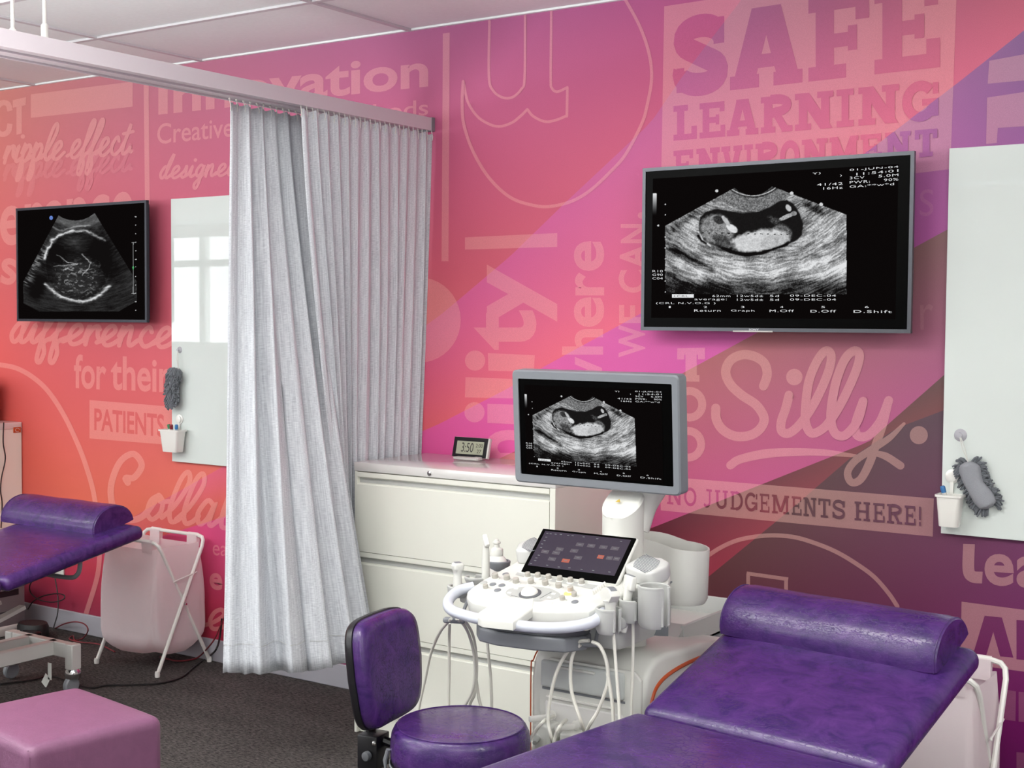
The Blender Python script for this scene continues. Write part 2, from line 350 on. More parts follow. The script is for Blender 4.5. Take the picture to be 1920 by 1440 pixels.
def mural_group():
    g = bpy.data.node_groups.new('mural', 'ShaderNodeTree'); N = g.nodes; Lk = g.links
    g.interface.new_socket('Color', in_out='OUTPUT', socket_type='NodeSocketColor')
    out = N.new('NodeGroupOutput'); geo = N.new('ShaderNodeNewGeometry'); sp = N.new('ShaderNodeSeparateXYZ'); Lk.new(geo.outputs['Position'], sp.inputs[0])
    X, Z = sp.outputs[0], sp.outputs[2]
    def math_(op, a, b=None):
        n = N.new('ShaderNodeMath'); n.operation = op
        for i, v in enumerate((a, b)):
            if v is None: continue
            if isinstance(v, (int, float)): n.inputs[i].default_value = v
            else: Lk.new(v, n.inputs[i])
        return n.outputs[0]
    xs = math_('ADD', X, 3.0)      # centred coordinates
    zs = math_('ADD', Z, -1.3)
    A = N.new('ShaderNodeCombineXYZ'); Lk.new(xs, A.inputs[0]); Lk.new(zs, A.inputs[1]); A.inputs[2].default_value = 1
    B = N.new('ShaderNodeCombineXYZ'); Lk.new(math_('MULTIPLY', xs, xs), B.inputs[0]); Lk.new(math_('MULTIPLY', zs, zs), B.inputs[1]); Lk.new(math_('MULTIPLY', xs, zs), B.inputs[2])
    cur = None
    for k, S in enumerate(SAMP):
        rows, cols = [], []
        for (px, py, r, gg, b) in S:
            x, z = WX(px, py); x += 3; z -= 1.3
            rows.append([x, z, 1, x*x, z*z, x*z]); haze = (.04, .055, .03, .025, .0, .0)[k]; gn = (.93, 1.03, 1.06, 1.0, .82, .84)[k]; cols.append([(c*(1-haze)+haze*h_)*GAIN*gn for c, h_ in zip(srgb((r, gg, b)), (.74, .58, .66))])  # a pale haze of light is mixed into the facet colours
        Am = np.array(rows); Cm = np.array(cols)
        q = .01 if k in (0,) else .05 if k in (1, 2) else .25
        lam = np.diag([.003, .003, 0, q, q, q])
        co = np.linalg.solve(Am.T@Am+lam, Am.T@Cm)
        cc = N.new('ShaderNodeCombineColor')
        for ch in range(3):
            d1 = N.new('ShaderNodeVectorMath'); d1.operation = 'DOT_PRODUCT'; Lk.new(A.outputs[0], d1.inputs[0]); d1.inputs[1].default_value = co[:3, ch]
            d2 = N.new('ShaderNodeVectorMath'); d2.operation = 'DOT_PRODUCT'; Lk.new(B.outputs[0], d2.inputs[0]); d2.inputs[1].default_value = co[3:, ch]
            s = math_('MINIMUM', math_('MAXIMUM', math_('ADD', d1.outputs['Value'], d2.outputs['Value']), max(.003, Cm[:, ch].min()*.85)), Cm[:, ch].max()*1.1)
            Lk.new(s, cc.inputs[ch])
        if cur is None: cur = cc.outputs[0]; continue
        P = [WX(*p) for p in EDGES[k-1]]
        x0, x1 = -8.0, 1.0
        mr = math_('DIVIDE', math_('ADD', X, -x0), x1-x0)
        ramp = N.new('ShaderNodeValToRGB'); ramp.color_ramp.interpolation = 'LINEAR'
        el = ramp.color_ramp.elements
        pos = [((x-x0)/(x1-x0), z/4+.25) for x, z in P]
        el[0].position = pos[0][0]; el[0].color = (pos[0][1],)*3+(1,)
        el[1].position = pos[-1][0]; el[1].color = (pos[-1][1],)*3+(1,)
        for p in pos[1:-1]: e = el.new(p[0]); e.color = (p[1],)*3+(1,)
        Lk.new(mr, ramp.inputs[0])
        zn = math_('ADD', math_('DIVIDE', Z, 4.0), .25)
        mask = math_('LESS_THAN', zn, ramp.outputs[0])
        mx = N.new('ShaderNodeMix'); mx.data_type = 'RGBA'; Lk.new(mask, mx.inputs[0]); Lk.new(cur, mx.inputs[6]); Lk.new(cc.outputs[0], mx.inputs[7])
        cur = mx.outputs[2]
    Lk.new(cur, out.inputs[0]); return g
MG = mural_group()
def mural_mat(name, fac, lightc=(255, 190, 190)):
    m = bpy.data.materials.new(name); m.use_nodes = True; N = m.node_tree.nodes; Lk = m.node_tree.links
    b = N['Principled BSDF']; b.inputs['Roughness'].default_value = .55; b.inputs['Specular IOR Level'].default_value = .25
    g = N.new('ShaderNodeGroup'); g.node_tree = MG; src = g.outputs[0]
    if fac:
        mx = N.new('ShaderNodeMix'); mx.data_type = 'RGBA'; mx.inputs[0].default_value = fac; Lk.new(src, mx.inputs[6]); mx.inputs[7].default_value = srgb(lightc)+(1,)
        src = mx.outputs[2]
    tc = N.new('ShaderNodeTexCoord'); nz = N.new('ShaderNodeTexNoise'); nz.inputs['Scale'].default_value = 500; Lk.new(tc.outputs['Object'], nz.inputs['Vector'])
    r = N.new('ShaderNodeMapRange'); r.inputs[1].default_value = .3; r.inputs[2].default_value = .7; r.inputs[3].default_value = .93; r.inputs[4].default_value = 1.07; Lk.new(nz.outputs[0], r.inputs[0])
    sc_ = N.new('ShaderNodeVectorMath'); sc_.operation = 'SCALE'; Lk.new(src, sc_.inputs[0]); Lk.new(r.outputs[0], sc_.inputs['Scale'])
    Lk.new(sc_.outputs[0], b.inputs['Base Color']); MATS[name] = m; return m
mural_mat('mural', 0); mural_mat('mural_light', .24, (255, 198, 186)); mural_mat('mural_faint', .09); mural_mat('mural_dark', .02, (60, 20, 30))

# ================================================================ the room shell
XL, XR, YB = -15.0, 2.2, -3.0
bm = new(); box(bm, XL, XR, D, D+.12, 0, CEIL+.3); wall = struct(obj('wall_back', bm, 'mural', smooth=0))
bm = new(); box(bm, XL, XR, YB-.3, D+.12, -.08, 0); struct(obj('floor', bm, 'carpet', smooth=0))
bm = new(); box(bm, XR, XR+.1, YB, D, 0, CEIL); struct(obj('wall_right', bm, 'plain_wall', smooth=0))
bm = new(); box(bm, XL-.1, XL, YB, D, 0, CEIL); struct(obj('wall_left', bm, 'plain_wall', smooth=0))
# front wall behind the camera and its window; right opening added for light
bm = new()
def front(x0, x1, z0, z1): box(bm, x0, x1, YB-.12, YB, z0, z1)
front(XL, -13.4, 0, CEIL); front(-13.4, -5.4, 0, 1.2); front(-13.4, -5.4, 2.6, CEIL)
front(-5.4, .2, 0, CEIL); front(.2, 2.0, 0, .8); front(.2, 2.0, 2.5, CEIL); front(2.0, XR, 0, CEIL)
struct(obj('wall_front', bm, 'plain_wall', smooth=0))
for wi, (a, b, z0, z1, nn) in enumerate(((-13.4, -5.4, 1.2, 2.6, 8), (.2, 2.0, .8, 2.5, 2))):  # the second frame fills the invented right opening
    bm = new()
    box(bm, a, b, YB-.1, YB-.02, z0, z0+.06); box(bm, a, b, YB-.1, YB-.02, z1-.06, z1); box(bm, a, b, YB-.1, YB-.02, z1-.42, z1-.34)
    for i in range(nn+1):
        xx = a+(b-a)*i/nn; box(bm, xx-.05, xx+.05, YB-.1, YB-.02, z0, z1)
    struct(obj('window_%d' % (wi+1), bm, 'window_paint', smooth=0))
# ceiling: tiles between T-bars, each tile a piece
cl = bpy.data.objects.new('ceiling', None); COL.objects.link(cl); struct(cl)
bm = new(); box(bm, XL, XR, YB, D, CEIL+.03, CEIL+.1); obj('ceiling_slab', bm, 'tile', cl, smooth=0)
gx0, gy0 = -3.40, 3.695
bm = new(); box(bm, .006, 1.194, .006, .594, .004, .016, .004, 1)
me = None
xsl = [gx0+1.185*k for k in range(-4, 5)]; ysl = [gy0-.6*k for k in range(-1, 6)]
LIGHTS = set()
for xx in xsl:
    for yy in ysl:
        if yy+.6 > D+.7: continue
        if me is None:
            o = obj('ceiling_tile', bm, 'tile', cl, smooth=0); me = o.data
        else:
            o = bpy.data.objects.new('ceiling_tile', me); COL.objects.link(o); o.parent = cl
        o.location = (xx, yy, CEIL)
        if yy+.6 > D: o.scale = (.99, (D-yy)/.6, 1)
bm = new()
for xx in xsl+[gx0+1.185*5]: box(bm, xx-.012, xx+.012, YB, D, CEIL-.004, CEIL+.012)
for yy in ysl: box(bm, XL, XR, yy-.012, yy+.012, CEIL-.0045, CEIL+.012)
obj('ceiling_grid', bm, 'tbar', cl, smooth=0)
bm = new(); box(bm, XL, XR, D-.015, D, CEIL-.003, CEIL+.004); obj('wall_angle', bm, 'tile', cl, smooth=0)
bm = new(); box(bm, XL, -5.9, D-.012, D, 0, .1, .003, 1); box(bm, -5.9, XR, D-.012, D, 0, .1, .003, 1)
struct(obj('baseboard_back', bm, 'baseboard_paint', smooth=0))
# ================================================================ lettering printed on the mural
_fc = {}
def font2d(text, off=0.0, tracking=1.0):
    """outline text as triangles in the unit square of its own bounding box"""
    key = (text, off, tracking)
    if key in _fc: return _fc[key]
    cu = bpy.data.curves.new('f', 'FONT'); cu.body = text; cu.offset = off; cu.fill_mode = 'FRONT'; cu.resolution_u = 5; cu.space_character = tracking
    o = bpy.data.objects.new('f', cu); COL.objects.link(o)
    dg = bpy.context.evaluated_depsgraph_get(); dg.update()
    me = o.evaluated_get(dg).to_mesh()
    vs = np.array([v.co[:2] for v in me.vertices]); fs = [tuple(p.vertices) for p in me.polygons]
    o.evaluated_get(dg).to_mesh_clear(); bpy.data.objects.remove(o); bpy.data.curves.remove(cu)
    lo, hi = vs.min(0), vs.max(0); asp = (hi[0]-lo[0])/(hi[1]-lo[1])
    vs = (vs-lo)/(hi-lo); _fc[key] = (vs, fs, asp); return _fc[key]
def bil(q, u, v):   # q = BL BR TR TL
    q = [np.array(p, float) for p in q]
    return (1-u)*(1-v)*q[0]+u*(1-v)*q[1]+u*v*q[2]+(1-u)*v*q[3]
def wall3(px, off): 
    h = hit(px[0], px[1], 1, D); return (h[0], D-off, h[2])
def word(name, parts, m='mural_light', off=.0006, parent=None, to3=None):
    """parts: list of (verts2d in pixels, faces)"""
    vs, fs = [], []
    for k_, (V2, F2) in enumerate(parts):
        b = len(vs); vs += [(to3 or wall3)(p, off+k_*4e-5+(p[2] if len(p) > 2 else 0)) for p in V2]; fs += [tuple(i+b for i in f) for f in F2]
    return pydata(name, vs, fs, m, wall if parent is None else parent)
def ft(text, q, off=0.0, tracking=1.0):
    """font text into a pixel quad given as BL BR TR TL"""
    vs, fs, _ = font2d(text, off, tracking); return ([bil(q, u, v) for u, v in vs], fs)
def tq(tl, tr, br, bl): return (bl, br, tr, tl)
def stroke(P, wd, k=6, closed=False, cap=True, sm=True):
    """a brush stroke in pixels, width wd (number or per-point list)"""
    n0 = len(P); P = [np.array(p, float) for p in P]
    Q = smooth_pts(P, k, closed) if sm and n0 > 2 else P
    n = len(Q)
    if isinstance(wd, (list, tuple)): W = list(np.interp(np.linspace(0, 1, n), np.linspace(0, 1, len(wd)), wd))
    else: W = [wd]*n
    vs, fs = [], []
    for i in range(n):
        a = Q[i-1] if (i or closed) else Q[i]; b = Q[(i+1) % n] if (i < n-1 or closed) else Q[i]
        t = b-a; L = np.hypot(*t); t = t/L if L > 1e-9 else np.array([1., 0]); nn = np.array([-t[1], t[0]])*W[i]/2
        vs += [Q[i]+nn, Q[i]-nn]
    for i in range(n if closed else n-1):
        j = (i+1) % n; fs.append((2*i, 2*i+1, 2*j+1, 2*j))
    if cap and not closed:
        for c, r in ((Q[0], W[0]/2), (Q[-1], W[-1]/2)):
            b = len(vs); vs += [c+r*np.array([math.cos(2*math.pi*i/12), math.sin(2*math.pi*i/12)]) for i in range(12)]; fs.append(tuple(range(b, b+12)))
    return ([np.array([p[0], p[1], i*5e-6]) for i, p in enumerate(vs)], fs)
def poly(P): return ([np.array(p, float) for p in P], [tuple(range(len(P)))])
def dot(x, y, r): return poly([(x+r*math.cos(2*math.pi*i/24), y+r*math.sin(2*math.pi*i/24)) for i in range(24)])

def arc(cx, cy, rx, ry, a0, a1, n=12):
    return [(cx+rx*math.cos(math.radians(a0+(a1-a0)*i/n)), cy+ry*math.sin(math.radians(a0+(a1-a0)*i/n))) for i in range(n+1)]
def slab(ch, t=.24, s=.16):
    """slab serif capital in the unit square: list of (points, thickness) bars and strokes"""
    B = lambda x0, y0, x1, y1: ('B', [(x0, y0), (x1, y0), (x1, y1), (x0, y1)])
    S = lambda P, w=None: ('S', P, w or t)
    Dg = lambda x0, y0, x1, y1, w=None: ('B', [(x0-(w or t)/2, y0), (x0+(w or t)/2, y0), (x1+(w or t)/2, y1), (x1-(w or t)/2, y1)])
    h = t/2
    G = {
     'E': [B(.12, 0, .12+t, 1), B(0, 0, 1, s), B(0, 1-s, .97, 1), B(.12, .5-s/2, .76, .5+s/2), B(1-t*.7, 0, 1, .34), B(.97-t*.7, .72, .97, 1), B(.76-t*.5, .36, .76, .64)],
     'F': [B(.12, 0, .12+t, 1), B(0, 0, .62, s), B(0, 1-s, 1, 1), B(.12, .46-s/2, .8, .46+s/2), B(1-t*.75, .68, 1, 1), B(.8-t*.5, .32, .8, .62)],
     'L': [B(.15, 0, .15+t*1.2, 1), B(0, 0, 1, s), B(0, 1-s, .62, 1), B(1-t*.9, 0, 1, .38)],
     'I': [B(.5-t*.8, 0, .5+t*.8, 1), B(0, 0, 1, s), B(0, 1-s, 1, 1)],
     'T': [B(.5-h*1.2, 0, .5+h*1.2, 1), B(.2, 0, .8, s), B(0, 1-s, 1, 1), B(0, .66, t*.75, 1), B(1-t*.75, .66, 1, 1)],
     'H': [B(.1, 0, .1+t, 1), B(.9-t, 0, .9, 1), B(0, 0, .42, s), B(.58, 0, 1, s), B(0, 1-s, .42, 1), B(.58, 1-s, 1, 1), B(.1, .5-s/2, .9, .5+s/2)],
     'N': [B(.1, 0, .1+t*.85, 1), B(.9-t*.85, 0, .9, 1), Dg(.82, 0, .2, 1, t*1.25), B(0, 0, .42, s), B(0, 1-s, .3, 1), B(.58, 1-s, 1, 1)],
     'M': [B(.07, 0, .07+t*.7, 1), B(.93-t*.7, 0, .93, 1), Dg(.5, .1, .17, 1, t*.9), Dg(.5, .1, .83, 1, t*.9), B(0, 0, .34, s), B(.66, 0, 1, s), B(0, 1-s, .28, 1), B(.72, 1-s, 1, 1)],
     'A': [Dg(.17, 0, .45, 1), Dg(.83, 0, .55, 1), B(.25, .24, .75, .24+s), B(0, 0, .4, s), B(.6, 0, 1, s), B(.3, 1-s, .7, 1)],
     'V': [Dg(.48, 0, .16, 1), Dg(.52, 0, .84, 1), B(0, 1-s, .42, 1), B(.58, 1-s, 1, 1)],
     'W': [Dg(.3, 0, .12, 1, t*.8), Dg(.3, 0, .5, 1, t*.8), Dg(.7, 0, .5, 1, t*.8), Dg(.7, 0, .88, 1, t*.8)],
     'O': [S(arc(.5, .5, .5-h, .5-h*.8, 0, 360, 28))],
     'D': [B(.1, 0, .1+t, 1), B(0, 0, .5, s), B(0, 1-s, .5, 1), S([(.45, s/2)]+arc(.46, .5, .54-h, .5-s/2, -90, 90, 12)+[(.45, 1-s/2)])],
     'U': [B(0, 1-s, .4, 1), B(.6, 1-s, 1, 1), S([(.1+h, 1)]+arc(.5, .34, .4-h, .34-h*.8, 180, 360, 14)+[(.9-h, 1)])],
     'J': [B(.35, 1-s, 1, 1), S([(.75, 1)]+arc(.4, .3, .35, .3-h*.8, 0, -150, 12))],
     'G': [S(arc(.5, .5, .5-h, .5-h*.8, 42, 330, 22)), B(.55, .38, 1, .38+s), B(1-t, .1, 1, .5), B(1-t*.6, .66, 1, .95)],
     'S': [S(arc(.5, .72, .38, .28-h*.8, 15, 230, 14)+arc(.5, .28, .4, .28-h*.8, 50, -195, 16)), B(.88-t*.4, .62, .97, .96), B(.03, .04, .03+t*.5, .36)],
     'R': [B(.1, 0, .1+t, 1), B(0, 0, .46, s), B(0, 1-s, .5, 1), S([(.3, 1-s/2)]+arc(.5, .74, .4-h*.4, .26-s/2, 90, -90, 10)+[(.3, .48+s/4)]), Dg(.82, 0, .5, .5), B(.66, 0, 1, s)],
     'P': [B(.1, 0, .1+t, 1), B(0, 0, .5, s), B(0, 1-s, .5, 1), S([(.3, 1-s/2)]+arc(.5, .72, .4-h*.4, .28-s/2, 90, -90, 10)+[(.3, .42)])],
     '!': [B(.3, .3, .7, 1), B(.3, 0, .7, .2)],
    }[ch]
    return G
def slabword(text, edges, top, bot, t=.24, s=.16):
    """edges: list of (x0,x1) pixel spans; top/bot: functions x->y"""
    out = []
    for ch, (x0, x1) in zip(text, edges):
        q = ((x0, bot(x0)), (x1, bot(x1)), (x1, top(x1)), (x0, top(x0)))
        for g in slab(ch, t, s):
            if g[0] == 'B': out.append(([bil(q, u, v) for u, v in g[1]], [tuple(range(4))]))
            else:
                v2, f2 = stroke([np.array(p) for p in g[1]], g[2], sm=False, cap=False)
                out.append(([np.append(bil(q, p[0], p[1]), p[2]) for p in v2], f2))
    return out
def lin(x0, y0, x1, y1): return lambda x: y0+(y1-y0)*(x-x0)/(x1-x0)

# cursive hand: glyph = (advance, strokes) in x-height units, y up
CUR = {
 'e': (.85, [[(-.1, .12), (.3, .35), (.62, .72), (.5, 1), (.25, .85), (.14, .4), (.3, .02), (.6, .05), (.95, .35)]]),
 'l': (.55, [[(-.1, .12), (.3, .7), (.62, 1.6), (.5, 2.05), (.28, 1.7), (.12, .6), (.25, .02), (.5, .08), (.7, .35)]]),
 'i': (.5, [[(0, .3), (.2, .95), (.14, .3), (.25, .02), (.5, .2)], [(.3, 1.45), (.31, 1.46)]]),
 'r': (.7, [[(0, .3), (.12, 1), (.1, 0)], [(.1, .4), (.3, .85), (.5, .95), (.6, .8)], [(.5, .9), (.6, .4), (.8, .2)]]),
 'p': (.8, [[(0, .5), (.15, 1), (.05, -.9), (.2, -1), (.28, -.6), (.2, 0)], [(.12, .5), (.4, .95), (.6, .6), (.4, .05), (.2, .1)], [(.45, .06), (.8, .3)]]),
 'f': (.6, [[(-.1, .2), (.3, .9), (.55, 1.8), (.42, 2.1), (.25, 1.6), (.12, .2), (.08, -.8), (.25, -1), (.36, -.5), (.25, .05), (.7, .35)]]),
 'c': (.75, [[(.55, .75), (.4, 1), (.2, .8), (.1, .4), (.3, .02), (.55, .05), (.85, .35)]]),
 't': (.6, [[(0, .2), (.3, 1), (.4, 1.7), (.2, .6), (.25, .02), (.5, .08), (.7, .35)], [(0, 1.15), (.65, 1.25)]]),
 'd': (.9, [[(.6, .85), (.35, 1), (.1, .45), (.25, .02), (.5, .3), (.8, 1.5), (.85, 2.05), (.6, 1.2), (.55, .2), (.7, .02), (.95, .3)]]),
 's': (.65, [[(-.1, .15), (.25, .6), (.35, 1), (.4, .5), (.42, .15), (.2, .0), (.1, .15)], [(.4, .1), (.75, .3)]]),
 'g': (.85, [[(.6, .85), (.35, 1), (.1, .5), (.25, .05), (.5, .3), (.66, 1), (.55, 0), (.45, -.8), (.25, -1), (.15, -.6), (.5, -.1), (.85, .3)]]),
 'n': (.9, [[(0, .5), (.14, 1), (.1, 0)], [(.1, .4), (.35, .95), (.5, .9), (.5, .2), (.62, .02), (.9, .3)]]),
 'a': (.9, [[(.6, .85), (.35, 1), (.1, .45), (.25, .02), (.5, .3), (.66, .95), (.58, .2), (.7, .02), (.95, .3)]]),
 'o': (.8, [[(.4, 1), (.15, .75), (.12, .25), (.35, .0), (.6, .3), (.6, .75), (.4, 1), (.5, .75), (.85, .8)]]),
 'b': (.8, [[(-.1, .12), (.3, .7), (.6, 1.6), (.5, 2.05), (.28, 1.7), (.12, .6), (.2, .02), (.5, .1), (.6, .55), (.45, .8), (.85, .75)]]),
 'C': (1.2, [[(1.05, 1.3), (1.0, 1.6), (1.15, 2.0), (.9, 2.3), (.4, 1.9), (.1, 1.0), (.2, .2), (.5, 0), (.9, .15), (1.3, .5)]]),
 '.': (.4, [[(.2, .1), (.21, .11)]]), ' ': (.45, []),
}
def cursive(text, x0, y0, x1, y1, xh, wd, slant=.28):
    """baseline from (x0,y0) to (x1,y1) in pixels"""
    adv = sum(CUR[c][0] for c in text); out = []; X = 0
    for c in text:
        a, st = CUR[c]
        for P in st:
            pts = []
            for (u, v) in P:
                f = (X+u)/adv; pts.append((x0+(x1-x0)*f+slant*v*xh*.8, y0+(y1-y0)*f-v*xh))
            out.append(stroke(pts, wd*1.3 if len(P) == 2 and abs(P[0][0]-P[1][0]) < .02 else wd, 5))
        X += a
    return out

L = 'lettering'
word(L, [stroke([(19, 208), (15, 195), (4, 193), (-5, 203), (-7, 225), (-4, 246), (6, 252), (16, 246), (19, 232)], 10, cap=False), poly([(24, 188), (49, 182), (48, 197), (24, 202)]), poly([(31, 200), (41, 198), (41, 250), (31, 253)])])
word('print_panel', [poly([(58, 177), (249, 153), (249, 200), (58, 221)])])
word(L, cursive('ripple effect.', 6, 306, 250, 287, 33, 6.2))
word(L, cursive('ripple effect.', 6, 338, 250, 319, 30, 6), 'mural_faint', .0004)
word('print_bar', [poly([(269.5, 158), (279, 158), (281, 388), (272, 388)])])
word(L, [ft('Innovation', tq((297, 146), (803, 97), (803, 163), (297, 216)), .024)])
word(L, [ft('Creative', tq((295, 232), (437, 219), (437, 256), (295, 271)), .008), ft('methods', tq((612, 204), (803, 186), (803, 216), (612, 236)), .008)])
word(L, cursive('designed', 297, 335, 445, 328, 22, 5.2))
word(L, [ft('erence', tq((0, 388), (250, 357), (250, 440), (0, 462)), .022)])
word(L, [ft('as', tq((-34, 484), (32, 484), (30, 534), (-34, 534)), .022)])
word(L, cursive('difference', 15, 641, 322, 651, 36, 8.5))
word(L, [ft('for', tq((139, 664), (200, 667), (199, 732), (139, 728)), .022), ft('their', tq((208, 667), (320, 672), (320, 737), (208, 731)), .022)])
word('print_panel', [poly([(168, 750), (327, 763), (327, 835), (168, 822)])])
word(L, [ft('PATIENTS', tq((177, 765), (308, 777), (308, 820), (177, 807)), .022)], 'mural', .001)
word(L, [stroke([(240, 905), (236, 896), (252, 895), (266, 872), (250, 851), (224, 868), (208, 915), (216, 960), (240, 975), (268, 968), (290, 940)], 12)])
word(L, cursive('ollab', 268, 972, 446, 992, 46, 9))
word('print_ring', [stroke([(-40, 688), (-15, 683), (0, 684), (30, 690), (60, 706), (90, 733), (120, 778), (145, 830), (162, 875), (176, 925), (184, 985), (187, 1030), (183, 1080), (162, 1150)], 9)])
word(L, [ft('ea', tq((399, 1021), (426, 1024), (426, 1043), (399, 1041))), ft('e', tq((393, 1073), (417, 1076), (417, 1108), (393, 1104)), .03)])
word(L, cursive('e', 384, 1178, 425, 1180, 36, 8))
word('print_bar', [poly([(830.5, 63), (843.5, 61), (841, 490), (828, 490)])])
word('print_ring', [stroke([(1166, -12), (1173, 0), (1200, 50), (1217, 100), (1222, 147), (1213, 200), (1203, 233), (1173, 290), (1140, 327), (1107, 357), (1073, 377), (1033, 387), (1000, 385), (957, 370), (917, 333), (887, 283), (870, 233), (867, 193), (869, 153)], 6)])
word(L, [stroke([(869, 153), (877, 190), (895, 218), (918, 233), (938, 237), (960, 230), (977, 217), (989, 205)], 5), stroke([(989, 205), (1000, 218), (1022, 228), (1043, 225), (1063, 217)], 5),
         stroke([(1063, 218), (1064, 164)], 5), stroke([(1064, 164), (1045, 172), (1035, 165), (1033, 145), (1034, 20)], 5), stroke([(918, 40), (917, 143), (925, 170), (943, 183), (962, 182), (978, 167), (984, 146), (985, 30)], 5)])
word('print_panel', [poly([(1245.5, 12), (1796, -72), (1782, 317), (1239, 385)])])
sf = lambda a, b: slabword(a, b[0], b[1], b[2], *b[3:])
word(L, sf('SAFE', ([(1266, 1361), (1369, 1505), (1516, 1630), (1640, 1763)], lin(1266, 38, 1763, -38), lin(1266, 181, 1763, 126), .3, .17))
     , 'mural', .001)
word(L, sf('LEARNING', ([(1263, 1307), (1312, 1360), (1363, 1422), (1427, 1486), (1491, 1563), (1569, 1601), (1610, 1686), (1692, 1760)], lin(1263, 199, 1760, 150), lin(1263, 264, 1760, 224), .26, .17)), 'mural', .001)
word(L, sf('ENVIRONMENT', ([(1263, 1301), (1306, 1350), (1353, 1392), (1396, 1412), (1417, 1459), (1463, 1500), (1504, 1552), (1556, 1610), (1614, 1654), (1660, 1708), (1716, 1758)], lin(1263, 283, 1758, 241), lin(1263, 343, 1758, 292), .26, .17)), 'mural', .001)
word(L, [poly([(1855, 114), (1930, 100), (1930, 150), (1852, 157)]), poly([(1851, 183), (1930, 171), (1930, 236), (1871, 240), (1869, 268), (1849, 270)])])
word(L, [ft('S', tq((1725, 356), (1751, 354), (1750, 404), (1724, 406))), ft('r', tq((1725, 571), (1750, 570), (1749, 618), (1726, 618)))], 'mural_faint')
# words that run upwards
def up(ch, xl, xr, yb, yt, o=.024): return ft(ch, ((xr, yb), (xr, yt), (xl, yt), (xl, yb)), o)
word(L, [poly([(872, 445), (1045, 437), (1045, 463), (872, 468)]), up('y', 913, 1045, 608, 496), up('t', 888, 1006, 656, 582), poly([(915, 662), (1003, 666), (1001, 697), (916, 695)]), dot(891, 676, 19),
         poly([(873, 707), (1000, 712), (1000, 748), (872, 745)]), poly([(914, 757), (1000, 760), (1000, 797), (914, 793)]), dot(890, 773, 19), up('b', 872, 1000, 868, 806)])
word('print_disc', [poly([(786+78*math.cos(i*math.pi/20), 600+80*math.sin(i*math.pi/20)) for i in range(40)])])
word(L, [up('e', 1076, 1133, 508, 452), up('r', 1078, 1133, 554, 511), up('e', 1076, 1133, 613, 557), up('h', 1054, 1131, 665, 617), up('w', 1078, 1129, 745, 669)])
word(L, [up('W', 1160, 1210, 670, 609), up('E', 1161, 1212, 606, 571), up('C', 1160, 1214, 549, 506), up('A', 1162, 1215, 504, 458), up('N', 1164, 1216, 456, 420), dot(1202, 404, 6)])
word(L, slabword('T', [(1270, 1322)], lin(1270, 653, 1322, 652), lin(1270, 715, 1322, 716), .34, .2))
word(L, [stroke(arc(1293, 758, 24, 25, 0, 360, 24), 15, sm=False), stroke(arc(1291, 833, 24, 25, 0, 360, 24), 15, sm=False)])
z4 = lambda P: [(1220+x/2.571, 600+y/2.571) for x, y in P]
word(L, [stroke(z4([(545, 318), (562, 262), (548, 208), (500, 175), (440, 168), (385, 195), (362, 250), (385, 310), (440, 362), (510, 410), (547, 470), (532, 520), (482, 555), (410, 560), (350, 530), (318, 480), (315, 425)]), 17.5),
         stroke(z4([(668, 362), (650, 430), (630, 490), (632, 535), (668, 545), (722, 500), (790, 400), (850, 270), (872, 180), (848, 148), (808, 190), (765, 290), (748, 410), (748, 495), (775, 545), (822, 530), (862, 490), (920, 400), (985, 260), (1008, 175), (985, 148), (940, 185), (900, 280), (876, 390), (870, 480), (890, 545), (932, 558), (975, 520), (1005, 470), (1025, 392)]), 17),
         stroke(z4([(1025, 392), (1000, 460), (985, 520), (1002, 560), (1050, 555), (1100, 500), (1125, 450), (1148, 388)]), 17),
         stroke(z4([(1148, 388), (1120, 500), (1090, 590), (1055, 690), (1012, 768), (968, 782), (950, 735), (985, 680), (1060, 628), (1150, 570), (1222, 500)]), [16, 16, 16, 16, 15, 14, 14, 14, 14, 12, 6]),
         stroke(z4([(1060, 640), (1130, 655), (1205, 702)]), [8, 14, 15]), dot(1220+693/2.571, 600+275/2.571, 15.5), dot(1220+1293/2.571, 600+555/2.571, 17),
         stroke(z4([(385, 700), (430, 672), (550, 645), (700, 636), (850, 640), (990, 655)]), [16, 16, 17, 15, 12, 6])])
word('print_panel', [poly([(1239, 893), (1751, 934.5), (1749, 1006), (1239, 957)])])
njx = [(1251, 1279), (1283, 1306), (1319, 1335), (1341, 1365), (1370, 1393), (1397, 1420), (1425, 1443), (1448, 1480), (1485, 1503), (1507, 1531), (1535, 1557), (1561, 1585), (1603, 1632), (1638, 1659), (1664, 1692), (1697, 1717), (1722, 1729)]
word(L, slabword('NOJUDGEMENTSHERE!', [e for e in njx if e], lin(1251, 911, 1730, 950), lin(1251, 945, 1730, 986), .17, .12), 'mural_dark', .001)
word('print_ring', [stroke(z4([(228, 1420), (232, 1300), (237, 1180), (300, 1120), (400, 1068), (500, 1045), (600, 1038), (700, 1048), (800, 1078), (900, 1120), (1000, 1180), (1080, 1240), (1150, 1320), (1190, 1380)]), 8)])
word('print_ring', [stroke([(1403, 1140), (1403, 1076)], 7, cap=False), stroke([(1400, 1075), (1478, 1086)], 7, cap=False), stroke([(1474, 1086), (1474, 1150)], 7, cap=False)])
word(L, [stroke([(1817, 1020), (1816, 1068), (1824, 1081), (1842, 1083)], 22, cap=False), ft('e', tq((1846, 1037), (1901, 1040), (1901, 1100), (1846, 1097)), .026), ft('a', tq((1906, 1042), (1956, 1045), (1956, 1104), (1906, 1101)), .026)])
word('print_panel', [poly([(1803, 1128), (1940, 1146), (1940, 1262), (1801, 1243)])])
